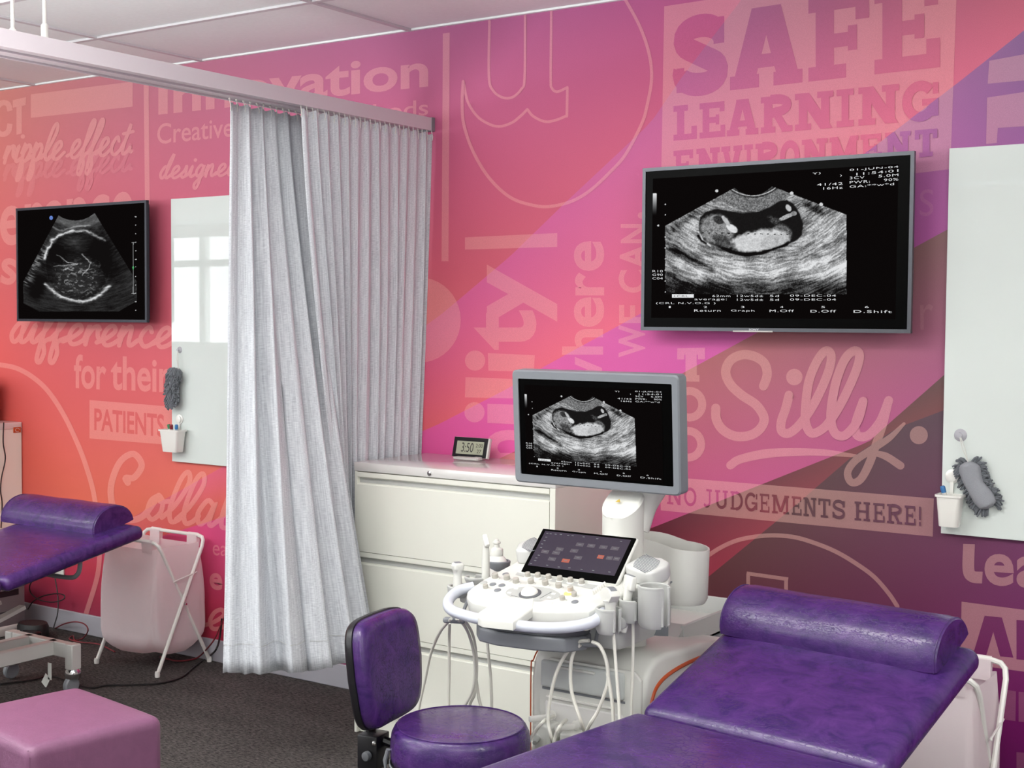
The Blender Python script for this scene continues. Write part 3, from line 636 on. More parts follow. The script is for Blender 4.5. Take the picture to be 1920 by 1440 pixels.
word(L, slabword('A', [(1824, 1901)], lin(1824, 1152, 1901, 1160), lin(1824, 1226, 1901, 1233), .32, .0) + [poly([(1906, 1162), (1928, 1164), (1928, 1238), (1906, 1236)])], 'mural', .001)
word(L, [poly([(1883, 1293), (1905, 1296), (1904, 1352), (1882, 1349)]), poly([(1910, 1297), (1930, 1299), (1930, 1355), (1910, 1353)]), poly([(1852, 1424), (1871, 1426), (1871, 1450), (1852, 1450)]), poly([(1906, 1410), (1926, 1412), (1926, 1450), (1906, 1450)]), dot(1861, 1392, 11)], 'mural_faint')
# ================================================================ screens
rng = np.random.default_rng(7)
def vnoise(x, y, seed=0):
    r = np.random.default_rng(seed).random((257, 257)); xi = np.floor(x).astype(int); yi = np.floor(y).astype(int)
    fx = x-xi; fy = y-yi; fx = fx*fx*(3-2*fx); fy = fy*fy*(3-2*fy)
    a = r[yi % 256, xi % 256]; b = r[yi % 256, (xi+1) % 256]; c = r[(yi+1) % 256, xi % 256]; d = r[(yi+1) % 256, (xi+1) % 256]
    return (a*(1-fx)+b*fx)*(1-fy)+(c*(1-fx)+d*fx)*fy
def fbm(x, y, seed, o=4):
    s = 0; a = 1; t = 0
    for i in range(o): s = s+a*vnoise(x*2**i, y*2**i, seed+i); t += a; a *= .55
    return s/t
def sst(a, b, x): t = np.clip((x-a)/(b-a), 0, 1); return t*t*(3-2*t)
def inpoly(x, y, P):
    ins = np.zeros(x.shape, bool); n = len(P)
    for i in range(n):
        (x0, y0), (x1, y1) = P[i], P[(i+1) % n]
        c = ((y0 > y) != (y1 > y)) & (x < (x1-x0)*(y-y0)/((y1-y0)+1e-12)+x0); ins ^= c
    return ins
def dseg(x, y, P):
    d = np.full(x.shape, 1e9); 
    for (x0, y0), (x1, y1) in zip(P, P[1:]):
        L = (x1-x0)**2+(y1-y0)**2; t = np.clip(((x-x0)*(x1-x0)+(y-y0)*(y1-y0))/L, 0, 1)
        d = np.minimum(d, np.hypot(x-x0-t*(x1-x0), y-y0-t*(y1-y0)))
    return d
def softpoly(x, y, P, s):
    d = dseg(x, y, P+[P[0]]); return np.where(inpoly(x, y, P), .5+np.minimum(d/s, 1)*.5, .5-np.minimum(d/s, 1)*.5)
def scan_one(x, y):
    r = np.hypot(x-790, y+150); th = np.arctan2(x-790, y+150)
    wob = fbm(x/220, y/220, 40)*60
    st = fbm(th*14+wob*.01, (r+wob)/9, 1, 4); fine = fbm(x/5.5, y/5.5, 9, 3); big = fbm(x/130, y/130, 21, 3)
    g = .42+.30*sst(.34, .68, st)+.26*(fine-.5)*2+.62*(big-.5)
    g += .14*sst(1000, 1300, x)*(1-sst(820, 960, y)) + .26*sst(740, 800, y)*(1-sst(880, 960, y))
    g -= .45*sst(820, 1010, y+60*(fbm(x/70, y/30, 5)-.5))
    g -= .5*np.exp(-(dseg(x, y, [(300, 720), (400, 780), (520, 835)])/28)**2)
    g -= .35*np.exp(-(dseg(x, y, [(250, 880), (420, 950), (620, 990)])/50)**2)
    g -= .35*np.exp(-(dseg(x, y, [(1260, 690), (1370, 640)])/24)**2) + .3*np.exp(-(dseg(x, y, [(1290, 800), (1390, 760)])/24)**2)
    g -= .35*np.exp(-(dseg(x, y, [(1130, 420), (1240, 480)])/22)**2) + .35*np.exp(-(dseg(x, y, [(260, 590), (420, 480)])/26)**2)
    # skin layers under the probe
    rr = np.hypot(x-790, y-130)
    g = np.where(rr < 250, .22+.16*np.sin(rr/6.5)*.6+.25*(fine-.5)*2, g)
    g = np.where((rr > 250) & (rr < 335) & (y < 470), .48+.34*(fine-.5)*2, g)
    g += .75*np.exp(-((rr-236)/3.5)**2)*(y > 300)
    # the dark sac
    sac = [(445, 545), (452, 505), (490, 470), (560, 450), (620, 462), (720, 478), (820, 470), (900, 440), (960, 402), (1010, 393), (1055, 420), (1092, 480), (1115, 550), (1105, 620), (1070, 655), (1010, 680), (930, 705), (850, 745), (740, 757), (640, 735), (560, 690), (480, 660), (445, 610)]
    m = softpoly(x, y, sac, 14)+.35*(fine-.5); m = sst(.35, .65, m); g = g*(1-m)+m*(.05+.05*fine)
    def blob(cx, cy, rx, ry, a, val, tex, edge=.22):
        nonlocal g
        ca, sa = math.cos(a), math.sin(a); u = ((x-cx)*ca+(y-cy)*sa)/rx; v = (-(x-cx)*sa+(y-cy)*ca)/ry
        q = np.sqrt(u*u+v*v)+(fbm(x/26, y/26, 77)-.5)*.35; k = 1-sst(1-edge, 1+edge*.4, q)
        g = g*(1-k)+k*(val+tex*(fine-.5)*2+.2*(fbm(x/22, y/14, 33)-.5))
    blob(560, 585, 118, 100, .15, .56, .26); blob(572, 522, 38, 26, .4, .2, .15); blob(600, 660, 80, 36, .5, .3, .2)
    blob(655, 575, 46, 24, .6, .95, .08); blob(620, 530, 46, 14, .9, .8, .1)
    blob(980, 610, 70, 62, .4, .42, .3); blob(830, 655, 190, 72, -.16, .88, .12); blob(930, 660, 110, 46, -.3, .78, .16)
    blob(1020, 445, 16, 28, -.5, .85, .1); blob(1010, 500, 62, 14, -.42, .72, .2); blob(1055, 480, 20, 16, 0, .6, .2); blob(930, 525, 50, 26, .5, .22, .3, .5)
    g += .5*np.exp(-(dseg(x, y, [(445, 600), (470, 650), (520, 690)])/5)**2)
    g -= .8*np.exp(-(dseg(x, y, [(600, 705), (680, 735), (760, 745), (860, 732), (940, 705), (1010, 680)])/8)**2)
    g -= .9*np.exp(-(dseg(x, y, [(440, 625), (460, 655), (490, 672)])/7)**2)
    dash = (np.abs(y-(604+(x-430)*.02)) < 3) & (x > 430) & (x < 1020) & ((x % 42) < 14); g = np.where(dash, .05, g)
    # sector outline
    ins = (x > 228) & (x < 1393) & (y > 560-(x-228)*.549) & (y > 303+(x-905)*.3816) & (y < 1000)
    ins &= ~((x > 655) & (x < 915) & (y < 365-.0037*(x-788)**2))
    g = np.where(ins, np.clip(g, .03, .97), 0.0)
    g = np.where((x > 147) & (x < 171) & (y > 352) & (y < 500), np.clip(1-(y-352)/140, 0, 1), g)
    for (a, b, c) in ((560, 335, 10), (228, 422, 4), (228, 490, 4), (183, 558, 6), (228, 632, 4), (228, 702, 4), (228, 773, 4), (228, 845, 4), (228, 915, 4), (228, 985, 4), (1040, 350, 11), (1230, 422, 12)):
        g = np.where((x-a)**2+((y-b)*1.1)**2 < c*c, .9, g)
    return g
def scan_two(x, y):
    xo, yo = x, y
    r = np.hypot(x-690, y+120); th = np.arctan2(x-690, y+120); fine = fbm(x/5, y/5, 19, 3); st = fbm(th*16, r/11, 3, 4); big = fbm(x/110, y/110, 61, 3)
    x = x+(fbm(x/50, y/50, 201, 3)-.5)*34; y = y+(fbm(x/45, y/45, 205, 3)-.5)*26
    g = .13+.22*(st-.4)+.1*(fine-.5)+.14*(big-.5)
    g += .26*(1-sst(300, 400, r-90))*.9
    g += .18*np.exp(-((r-470)/30)**2)
    g += .5*np.exp(-(dseg(x, y, [(430, 360), (500, 405), (620, 370), (700, 355), (820, 350)])/9)**2)*.6
    top = [(350, 690), (375, 600), (430, 500), (490, 455), (560, 425), (640, 405), (720, 398), (790, 408), (860, 445), (960, 495)]
    g += (.25+.5*st)*np.exp(-(dseg(x, y, top)/11)**2)+.3*np.exp(-(dseg(x, y, top[:6])/22)**2)
    bot = [(345, 955), (430, 1020), (520, 1085), (620, 1122), (740, 1138), (840, 1112), (930, 1060), (1030, 975)]
    g += (.35+.6*st)*np.exp(-(dseg(x, y, bot)/15)**2)
    e = ((x-690)/330)**2+((y-770)/350)**2
    g = np.where(e < 1, g*.55, g)
    g -= .16*np.exp(-(((x-470)/120)**2+((y-640)/110)**2))+.12*np.exp(-(((x-900)/110)**2+((y-600)/140)**2))
    g += .2*np.exp(-(((x-650)/130)**2+((y-520)/70)**2))*(.6+.8*(st-.4))
    wave = sst(.5, .78, fbm(x/34+fbm(x/60, y/60, 8)*3, y/16+fbm(x/50, y/50, 11)*3, 90, 4))
    reg = np.exp(-(((x-690)/250)**4+((y-900)/190)**4)); g += reg*(.42*wave+.08)
    g += .5*np.exp(-(dseg(x, y, [(470, 655), (520, 680), (570, 730), (640, 745), (700, 745)])/5)**2)+.5*np.exp(-(dseg(x, y, [(740, 640), (780, 700), (820, 730), (800, 790), (740, 860)])/6)**2)+.45*np.exp(-(dseg(x, y, [(540, 810), (590, 790), (640, 810)])/5)**2)+.4*np.exp(-(dseg(x, y, [(440, 770), (560, 765), (690, 752)])/5)**2)
    g += .35*sst(.45, .7, st)*np.exp(-(dseg(x, y, [(330, 600), (240, 780), (160, 930)])/45)**2)
    g -= .2*np.exp(-(dseg(x, y, [(300, 930), (250, 1060)])/70)**2)+.14*np.exp(-(dseg(x, y, [(1050, 850), (950, 600)])/90)**2)
    x, y = xo, yo
    P = [(490, 243), (540, 272), (610, 292), (680, 297), (750, 285), (810, 258), (865, 218), (1305, 935), (1305, 1130), (1115, 1240), (290, 1240), (127, 1155), (122, 935)]
    g = np.where(inpoly(x, y, P), np.clip(g, .03, .95), 0.0)
    for i, yy in enumerate((256, 344, 434, 522, 611, 699, 777, 877, 966, 1052, 1141, 1229)): g = np.where((np.abs(x-1292) < (8 if i in (0, 5, 10) else 4)) & (np.abs(y-yy) < 4), .85, g)
    g = np.where((np.abs(x-1266) < 3) & (y > 524) & (y < 1055), .6, g)
    for yy in (524, 1054): g = np.where((np.abs(x-1266) < 16) & (np.abs(y-yy) < 3), .7, g)
    return g
def proj(X, Y, Z):
    v = np.stack([X, Y+0*X, Z-H], -1) @ CM.T; return 960+F*v[..., 0]/v[..., 2], 720+F*v[..., 1]/v[..., 2]
def scan_mesh(name, rect, Y, cropf, func, nx, ny):
    """flat emissive picture on the unit square, one colour per vertex"""
    X0, X1, Z0, Z1 = rect; u, v = np.meshgrid(np.linspace(0, 1, nx), np.linspace(0, 1, ny))
    px, py = proj(X0+(X1-X0)*u, Y, Z0+(Z1-Z0)*v); cx, cy = cropf(px, py); g = func(cx, cy)
    me = bpy.data.meshes.new(name); n = nx*ny
    vs = np.zeros((n, 3)); vs[:, 0] = u.ravel(); vs[:, 2] = v.ravel()
    i = (np.arange(ny-1)[:, None]*nx+np.arange(nx-1)[None]).ravel(); f = np.stack([i, i+1, i+1+nx, i+nx], -1)
    me.vertices.add(n); me.vertices.foreach_set('co', vs.ravel()); me.loops.add(len(f)*4); me.loops.foreach_set('vertex_index', f.ravel())
    me.polygons.add(len(f)); me.polygons.foreach_set('loop_start', np.arange(len(f))*4); me.polygons.foreach_set('loop_total', np.full(len(f), 4)); me.update(calc_edges=True)
    at = me.color_attributes.new('scan', 'FLOAT_COLOR', 'POINT'); s = np.clip(g.ravel(), 0, 1)*.93
    lin_ = np.where(s <= .04045, s/12.92, ((s+.055)/1.055)**2.4)
    base = np.array([.0035, .0026, .0026]); c = np.ones((n, 4)); c[:, :3] = lin_[:, None]*np.array([.97, .985, 1.0])+base; at.data.foreach_set('color', c.ravel())
    me.materials.append(MATS['scan']); return me
m = bpy.data.materials.new('scan'); m.use_nodes = True; N = m.node_tree.nodes; b = N['Principled BSDF']; b.inputs['Base Color'].default_value = (0, 0, 0, 1); b.inputs['Roughness'].default_value = .5; b.inputs['Specular IOR Level'].default_value = 0.0
a = N.new('ShaderNodeVertexColor'); a.layer_name = 'scan'; m.node_tree.links.new(a.outputs[0], b.inputs['Emission Color']); b.inputs['Emission Strength'].default_value = 1; MATS['scan'] = m

YT = D-.10
def rect_of(c, Y):   # tl tr br bl pixels -> X0 X1 Z0 Z1
    h = [hit(p[0], p[1], 1, Y) for p in c]
    return ((h[0][0]+h[3][0])/2, (h[1][0]+h[2][0])/2, (h[2][2]+h[3][2])/2, (h[0][2]+h[1][2])/2)
def crop1(px, py): return (px-1180)*1920/560, (py-260)*1303/380
def crop2(px, py): return (px-20)*1495/270, (py-360)*1440/260
SC1 = [('01-JUN-04', 1415, 212, 1728, 190, 20), ('11:54:01', 1458, 237, 1728, 213, 20), ('3CV', 1415, 262, 1510, 257, 20), ('5.0M', 1600, 250, 1728, 241, 20), ('PWR:', 1415, 290, 1545, 283, 20), ('90%', 1635, 275, 1728, 269, 20),
 ('GA:**w*d', 1415, 317, 1700, 299, 20), ('41/42', 1205, 305, 1370, 297, 20), ('16Hz', 1245, 329, 1370, 322, 20), ('Y)', 1176, 236, 1228, 231, 20), (')', 1352, 246, 1364, 245, 18),
 ('R10', 147, 860, 213, 860, 18), ('G90', 147, 883, 213, 883, 18), ('C04', 147, 906, 213, 906, 18), ('62mm', 532, 1019, 648, 1019, 17), ('12w5d\u00b1', 690, 1019, 858, 1019, 17), ('5d', 902, 1019, 960, 1019, 17), ('09-DEC-04', 1032, 1017, 1327, 1017, 17),
 ('average:', 417, 1044, 625, 1044, 17), ('12w5d\u00b1', 690, 1043, 858, 1043, 17), ('5d', 902, 1043, 960, 1043, 17), ('09-DEC-04', 1032, 1042, 1327, 1042, 17), ('(CRL N.V.O.G )', 170, 1067, 552, 1067, 18),
 ('1', 252, 1090, 264, 1090, 16), ('2', 476, 1090, 498, 1090, 16), ('3', 716, 1090, 738, 1090, 16), ('4', 967, 1090, 988, 1090, 16), ('5', 1232, 1090, 1256, 1090, 16), ('6', 1512, 1090, 1538, 1090, 16),
 ('Return', 415, 1114, 585, 1114, 19), ('Graph', 652, 1115, 803, 1117, 19), ('M.Off', 900, 1116, 1057, 1116, 19), ('D.Off', 1163, 1118, 1327, 1118, 19), ('D.Shift', 1440, 1120, 1686, 1121, 20)]
def local(name, vs, fs, m, parent): return pydata(name, vs, fs, m, parent)
def screen_text(rect, items, m='glow_text', yo=-.0016):
    """screen lettering in the unit square of the picture, one mesh per word"""
    X0, X1, Z0, Z1 = rect
    def uv(cx, cy):
        h = hit(1180+cx*560/1920, 260+cy*380/1303, 1, YT); return ((h[0]-X0)/(X1-X0), (h[2]-Z0)/(Z1-Z0))
    out = []
    for t, x0, y0, x1, y1, hh in items:
        a, b = ft(t, ((x0, y0-1), (x1, y1-1), (x1, y1-hh*.86), (x0, y0-hh*.86)), -.004, 1.12); vs = []
        for p in a: u, v = uv(*p); vs.append((u, yo, v))
        me = bpy.data.meshes.new('screen_text'); me.from_pydata(vs, [], b); me.materials.append(MATS[m]); out.append(me)
    return out, uv
R1 = rect_of([(1222.3, 338.8), (1684, 303.2), (1678, 598.9), (1220.8, 595.4)], YT)
ME1 = scan_mesh('scan_picture', R1, YT, crop1, scan_one, 470, 300)
TX1, uv1 = screen_text(R1, SC1)
bx = [(272, 1000), (412, 1000), (412, 1022), (272, 1022)]
MB1 = bpy.data.meshes.new('marker_box'); MB1.from_pydata([(uv1(*p)[0], -.001, uv1(*p)[1]) for p in bx], [], [(0, 1, 2, 3)]); MB1.materials.append(MATS['glow_text'])
MT1, _ = screen_text(R1, [('+CRL', 280, 1020, 378, 1020, 17)], 'ink_dark', -.0022)
def put(me, name, parent, S): 
    o = bpy.data.objects.new(name, me); COL.objects.link(o); o.parent = parent; o.matrix_local = S; return o
def show_scan(parent, S):
    p = put(ME1, 'scan_picture', parent, S); I = Matrix.Identity(4)
    put(MB1, 'marker_box', p, I)
    for q in TX1+MT1: put(q, 'screen_text', p, I)
    return p
def rect_matrix(X0, X1, Y, Z0, Z1):
    return Matrix(((X1-X0, 0, 0, X0), (0, 1, 0, Y), (0, 0, Z1-Z0, Z0), (0, 0, 0, 1)))
def tv(name, label, corners, glass, fr):
    X0, X1, Z0, Z1 = rect_of(corners, YT)
    t = thing(name, label, 'television', T(X0, YT, Z0)); w_, h_ = X1-X0, Z1-Z0; e = .012
    bm = new(); box(bm, 0, w_, .0, .016, 0, e); box(bm, 0, w_, .0, .016, h_-e, h_); box(bm, 0, e, .0005, .0155, e, h_-e); box(bm, w_-e, w_, .0005, .0155, e, h_-e); obj('frame', bm, fr, t, 0)
    bm = new(); box(bm, .012, w_-.012, .014, .034, .012, h_-.012, .008, 2); box(bm, .12, w_-.12, .032, .085, .06, h_-.12, .01, 2); obj('back_cover', bm, 'tv_frame', t)
    bm = new(); box(bm, w_*.35, w_*.65, .084, .0995, h_*.25, h_*.75); obj('wall_bracket', bm, 'dark_grey', t, 0)
    bm = new(); box(bm, e, w_-e, .004, .014, e, h_-e); obj('glass', bm, 'glass_black', t, 0)
    return t, X0, X1, Z0, Z1
t, X0, X1, Z0, Z1 = tv('television', 'large black-framed television on the pink wall, showing a scan with lettering', [(1203, 318), (1715, 280), (1707, 622), (1203, 622)], None, 'tv_frame_light')
show_scan(t, rect_matrix(R1[0]-X0, R1[1]-X0, .0036, R1[2]-Z0, R1[3]-Z0))
w_ = X1-X0
bm = new(); box(bm, w_*.37, w_*.52, -.004, .001, -.002, .003, .001, 1); obj('light_bar', bm, 'frame_silver', t, 0)
a, b = ft('SONY', ((w_*.43, .0035), (w_*.468, .0035), (w_*.468, .0095), (w_*.43, .0095)), .03)
pydata('logo', [(p[0], -.0008, p[1]) for p in a], b, 'brand_text', t)
t, X0, X1, Z0, Z1 = tv('television', 'smaller dark-framed television on the red wall at the left, showing a round skull scan', [(28, 392), (272, 374), (277, 605), (33, 602)], None, 'tv_frame')
X0_, Z0_ = X0, Z0
R2 = (X0+.012, X1-.012, Z0+.012, Z1-.012)
ME2 = scan_mesh('scan_picture', R2, YT, crop2, scan_two, 330, 300)
p = put(ME2, 'scan_picture', t, rect_matrix(.012, X1-X0-.012, .0036, .012, Z1-Z0-.012))
def on2(cx, cy): h = hit(20+cx*270/1495, 360+cy*260/1440, 1, YT); return (h[0]-X0_, .0028, h[2]-Z0_)
pydata('blue_marker', [on2(415+19*math.cos(i*.5236), 268+22*math.sin(i*.5236)) for i in range(12)], [tuple(range(12))], 'glow_blue', t)
pydata('green_marker', [on2(*q) for q in ((1267, 765), (1277, 780), (1267, 815), (1257, 780))], [(0, 1, 2, 3)], 'glow_green', t)
# ================================================================ whiteboards
def whiteboard(label, x0, x1, z0, z1):
    t = thing('whiteboard', label, 'whiteboard', T(x0, D, z0)); w_, h_ = x1-x0, z1-z0
    bm = new(); box(bm, 0, w_, -.018, -.012, 0, h_, .001, 1); obj('glass_panel', bm, 'glass_board', t, 0)
    bm = new(); box(bm, .02, w_-.02, -.012, -.004, .02, h_-.02); obj('backing', bm, 'board_edge', t, 0); return t
wz0, wz1 = .893, 2.093
whiteboard('glossy white glass board half hidden behind the grey curtain', hit(327, 600, 1, D)[0], hit(327, 600, 1, D)[0]+1.2, wz0, wz1)
whiteboard('glossy white glass board at the right edge beside the large television', hit(1776, 600, 1, D)[0], hit(1776, 600, 1, D)[0]+1.8, wz0, wz1)

# ================================================================ filing cabinets
def cabinet(label, loc):
    t = thing('filing_cabinet', label, 'cabinet', T(*loc)); W_, Dp = .886, .435
    bm = new(); box(bm, 0, W_, .018, Dp, .0, .987, .002, 1); obj('carcass', bm, 'white_steel', t)
    bm = new(); box(bm, -.002, W_+.002, -.002, Dp, .987, 1.02, .003, 2); obj('top_panel', bm, 'steel_top', t)
    for k, z1 in enumerate((.984, .685, .386)):
        z0 = z1-.297
        d = bpy.data.objects.new('drawer', None); COL.objects.link(d); d.parent = t
        bm = new()
        x0, x1 = .012, W_-.024
        prof = [(.018, z0), (.0, z0), (.0, z1-.046), (.004, z1-.042), (.016, z1-.040), (.016, z1-.024), (.003, z1-.019), (.0, z1-.017), (.0, z1), (.018, z1)]
        prism(bm, prof, 0, x0, x1); obj('drawer_front', bm, 'white_steel', d, 0)
        bm = new(); box(bm, x0, x1, .0145, .0165, z1-.041, z1-.021); obj('finger_pull', bm, 'grey_plastic', d, 0)
        bm = new(); box(bm, x0-.002, x1+.002, .012, .0185, z0-.003, z0); obj('shadow_gap', bm, 'gap_dark', d, 0)
    for xa, xb in ((.0, .012), (W_-.022, W_)): bm = new(); box(bm, xa, xb, .0, .02, .0, .987, .001, 1); obj('frame_stile', bm, 'white_steel', t, 0)
    bm = new(); lathe(bm, [(.0, .006), (.006, .006), (.009, .004), (.0095, 0)], 16, T(W_*.40, -.002, 1.002)@Rx(90)); lk = obj('lock', bm, 'chrome', t)
    bm = new(); box(bm, W_*.40-.0008, W_*.40+.0008, -.0092, -.0078, .999, 1.005); obj('key_slot', bm, 'gap_dark', lk, 0)
    return t
cabinet('white three-drawer steel filing cabinet standing beside the curtain', (-3.311, 3.833, 0))
cabinet('white steel cabinet at the far left edge below the printer', (-5.905-.886, 3.833, 0))

# ================================================================ curtain track and curtains
t = thing('curtain_track', 'long grey-painted double curtain track hung from the ceiling', 'curtain track', T(-3.28, D, 2.294))
bm = new()
prof = [(0, 0), (0, .05), (-.15, .05), (-.15, 0), (-.142, 0), (-.142, .006), (-.085, .006), (-.085, 0), (-.065, 0), (-.065, .006), (-.008, .006), (-.008, 0)]
prism(bm, prof, 1, -6.4, -.02); obj('rail', bm, 'rail_paint', t, 0)
bm = new(); prism(bm, [(-.152, -.002), (-.152, .052), (.002, .052), (.002, -.002)], 1, -.02, -.001); obj('wall_bracket', bm, 'mid_grey', t, 0)
for k, (dx, dy) in enumerate(((-.002+.0, 2.468-D), (-.13, 2.455-D), (-.002, 2.0-D-.5), (-.13, 1.2-D))):
    bm = new(); lathe(bm, [(.006, .05), (.006, 2.7-2.294)], 10, T(dx-.01, dy, 0)); lathe(bm, [(.011, .05), (.011, .085), (.006, .09)], 10, T(dx-.01, dy, 0)); obj('hanger_rod', bm, 'frame_silver', t)
def curtain(label, top, bot, ztop, zbot, n, amp, seed, folds, name='curtain', flat=0):
    """top/bot: plan polylines of the heading and the hem"""
    R = random.Random(seed); nu = n*14; nv = 40
    def along(P, s):
        P = [np.array(p, float) for p in P]; L = [0]
        for a, b in zip(P, P[1:]): L.append(L[-1]+np.hypot(*(b-a)))
        q = s*L[-1]
        for i in range(len(P)-1):
            if q <= L[i+1] or i == len(P)-2:
                f = (q-L[i])/(L[i+1]-L[i]); d = (P[i+1]-P[i]); d = d/np.hypot(*d); return P[i]+(P[i+1]-P[i])*f, np.array([d[1], -d[0]]), d
    ph = [R.uniform(-.35, .35) for _ in range(n+2)]; am = [R.uniform(.45, 1.15) for _ in range(n+2)]; sh = [R.uniform(-.5, .5) for _ in range(n+2)]; drift = [R.uniform(-.6, .6) for _ in range(n+2)]
    vs = []; uv = []
    tb = new()
    for j in range(nv+1):
        v = j/nv
        for i in range(nu+1):
            s = i/nu
            k = s*n; kk = int(min(k, n-1)); fr = k-kk
            A = am[kk]*(1-fr)+am[kk+1]*fr; S_ = sh[kk]*(1-fr)+sh[kk+1]*fr; Dr = drift[kk]*(1-fr)+drift[kk+1]*fr
            ss = s+Dr*.03*math.sin(v*math.pi*.9)
            p, nn, d = along(top, min(max(ss, 0), 1)); q, mm, e = along(bot, min(max(ss, 0), 1))
            g = v**1.3
            c = p*(1-g)+q*g; no = nn*(1-g)+mm*g; ta = d*(1-g)+e*g
            ang = 2*math.pi*k+ph[kk]*(1-fr)+ph[kk+1]*fr
            am_v = amp*(.5+.5*min(1, v*3)+.45*v)
            if s < flat: am_v *= .25
            wv = math.sin(ang); wv = math.copysign(abs(wv)**.7, wv)
            off = wv*A*am_v+.006*math.sin(ang*2.3+v*3)*v; la = math.sin(ang*2+.6)*.0045*A + S_*.008*math.sin(v*5)
            c = c+no*off+ta*la
            zt = ztop+.004*math.sin(ang*2)
            vs.append((c[0], c[1], zt+(zbot-zt)*v+(.006*math.sin(ang) if j == nv else 0))); uv.append((s*n*.16, v*2))
    fs = [(j*(nu+1)+i, j*(nu+1)+i+1, (j+1)*(nu+1)+i+1, (j+1)*(nu+1)+i) for j in range(nv) for i in range(nu)]
    t = thing('curtain', label, 'curtain', group=None)
    o = pydata('cloth', vs, fs, 'curtain_linen', t, 1)
    ul = o.data.uv_layers.new(name='UVMap'); 
    for lp in o.data.loops: ul.data[lp.index].uv = uv[lp.vertex_index]
    md = o.modifiers.new('thick', 'SOLIDIFY'); md.thickness = .0016; md.offset = 0
    # hem band and heading tape stitched on: a raised line of stitching
    def line(j, off):
        return [Vector(vs[j*(nu+1)+i])+Vector((off, -off, 0)) for i in range(0, nu+1, 2)]
    bm = new(); tube(bm, line(nv-2, .0012), .0009, 4); obj('hem_stitching', bm, 'grey_plastic', t)
    for i in range(n*2+1):
        idx = min(int(i*nu/(n*2)), nu); x, y, z = vs[idx]
        p, _, _ = along(top, i/(n*2))
        bm = new(); tube(bm, [(x, y, z-.028), (x+.003, y, z-.012), (p[0]*.5+x*.5, y*.5+p[1]*.5, z+.006), (p[0], p[1], 2.298)], .0016, 5); lathe(bm, [(.0, -.004), (.0038, -.002), (.0038, .003), (0, .005)], 6, T(p[0], p[1], 2.296)); obj('hook', bm, 'white_plastic', t)
    return t
curtain('pleated grey linen curtain, the nearer bunch with a flat leading edge', [(-3.405, 3.292), (-3.405, 3.68)], [(-3.375, 3.215), (-3.28, 3.285), (-3.14, 3.42), (-3.115, 3.60), (-3.15, 3.785)], 2.282, .345, 6, .030, 5, None, flat=.16)
curtain('pleated grey linen curtain running to the wall beside the filing cabinet', [(-3.29, 3.52), (-3.286, 4.258)], [(-3.23, 3.73), (-3.37, 3.85), (-3.378, 4.252)], 2.282, .345, 13, .019, 11, None)

# ================================================================ examination couches
def pad(bm, x0, x1, y0, y1, z0, z1, bev, crown=.006, M=None, n=14):
    """a soft upholstered slab: rounded box with a slight crown"""
    b2 = bmesh.new(); bmesh.ops.create_cube(b2, size=1)
    bmesh.ops.scale(b2, vec=(x1-x0, y1-y0, z1-z0), verts=b2.verts); bmesh.ops.translate(b2, vec=((x0+x1)/2, (y0+y1)/2, (z0+z1)/2), verts=b2.verts)
    bmesh.ops.bevel(b2, geom=b2.edges[:], offset=bev, segments=6, profile=.55, affect='EDGES', clamp_overlap=True)
    def big(ax): return [e for e in b2.edges if abs(e.verts[0].co[ax]-e.verts[1].co[ax]) > .5*((x1-x0, y1-y0, z1-z0)[ax])]
    bmesh.ops.subdivide_edges(b2, edges=big(0), cuts=n, use_grid_fill=True); bmesh.ops.subdivide_edges(b2, edges=big(1), cuts=n, use_grid_fill=True)
    for v in b2.verts:
        u = (v.co.x-x0)/(x1-x0)*2-1; w2 = (v.co.y-y0)/(y1-y0)*2-1
        if v.co.z > (z0+z1)/2: v.co.z += crown*max(0, (1-u**4))*max(0, (1-w2**4))-crown*.5
    merge(bm, b2, M)
def leg_frame(t, W_, y0, y1, hz, sx0, sx1):
    """steel undercarriage in bed coordinates, z measured from the hinge height hz down to the floor"""
    fl = -hz
    for x in (sx0, sx1):
        bm = new(); box(bm, x-.02, x+.02, y0, y1, fl+.145, fl+.205, .004, 1); obj('base_rail', bm, 'frame_silver', t)
    for y in (y0+.04, y1-.0):
        bm = new(); box(bm, sx0-.02-.10, sx1+.02+.10, y-.03, y+.01, fl+.145, fl+.205, .004, 1); obj('cross_rail', bm, 'frame_silver', t)
        for sx in (sx0-.12, sx1+.12):
            bm = new(); box(bm, sx-.024, sx+.024, y-.034, y+.014, fl+.10, fl+.206, .004, 1); lg = obj('leg', bm, 'frame_silver', t)
            bm = new(); lathe(bm, [(.012, .062), (.031, .064), (.033, .078), (.033, .092), (.026, .102)], 18, T(sx, y-.01, fl)); obj('swivel_collar', bm, 'chrome', lg)
            bm = new(); lathe(bm, [(.008, -.013), (.03, -.013), (.035, -.008), (.035, .008), (.03, .013), (.008, .013)], 20, T(sx, y-.02, fl+.036)@Ry(90)); lathe(bm, [(.004, 0), (.012, .03)], 8, T(sx, y-.015, fl+.045)); obj('caster', bm, 'mid_grey', lg)
    for x in (sx0, sx1):
        bm = new(); box(bm, x-.018, x+.018, -.35, .35, -.035, -.02, 0, 1, T(0, (y0+y1)/2, fl+.30)@Rx(16)); obj('lifting_arm', bm, 'frame_silver', t)
    bm = new(); box(bm, sx0-.03, sx1+.03, y0-.1, y0+.0, fl+.21, -.12, .01, 1); obj('lift_column', bm, 'frame_silver', t)
    bm = new(); box(bm, .06, .1, -1.1, -.02, -.118, -.088); box(bm, W_-.1, W_-.06, -1.1, -.02, -.118, -.088); box(bm, .06, W_-.06, -.4, -.36, -.12, -.09); obj('deck_frame', bm, 'dark_grey', t, 0)
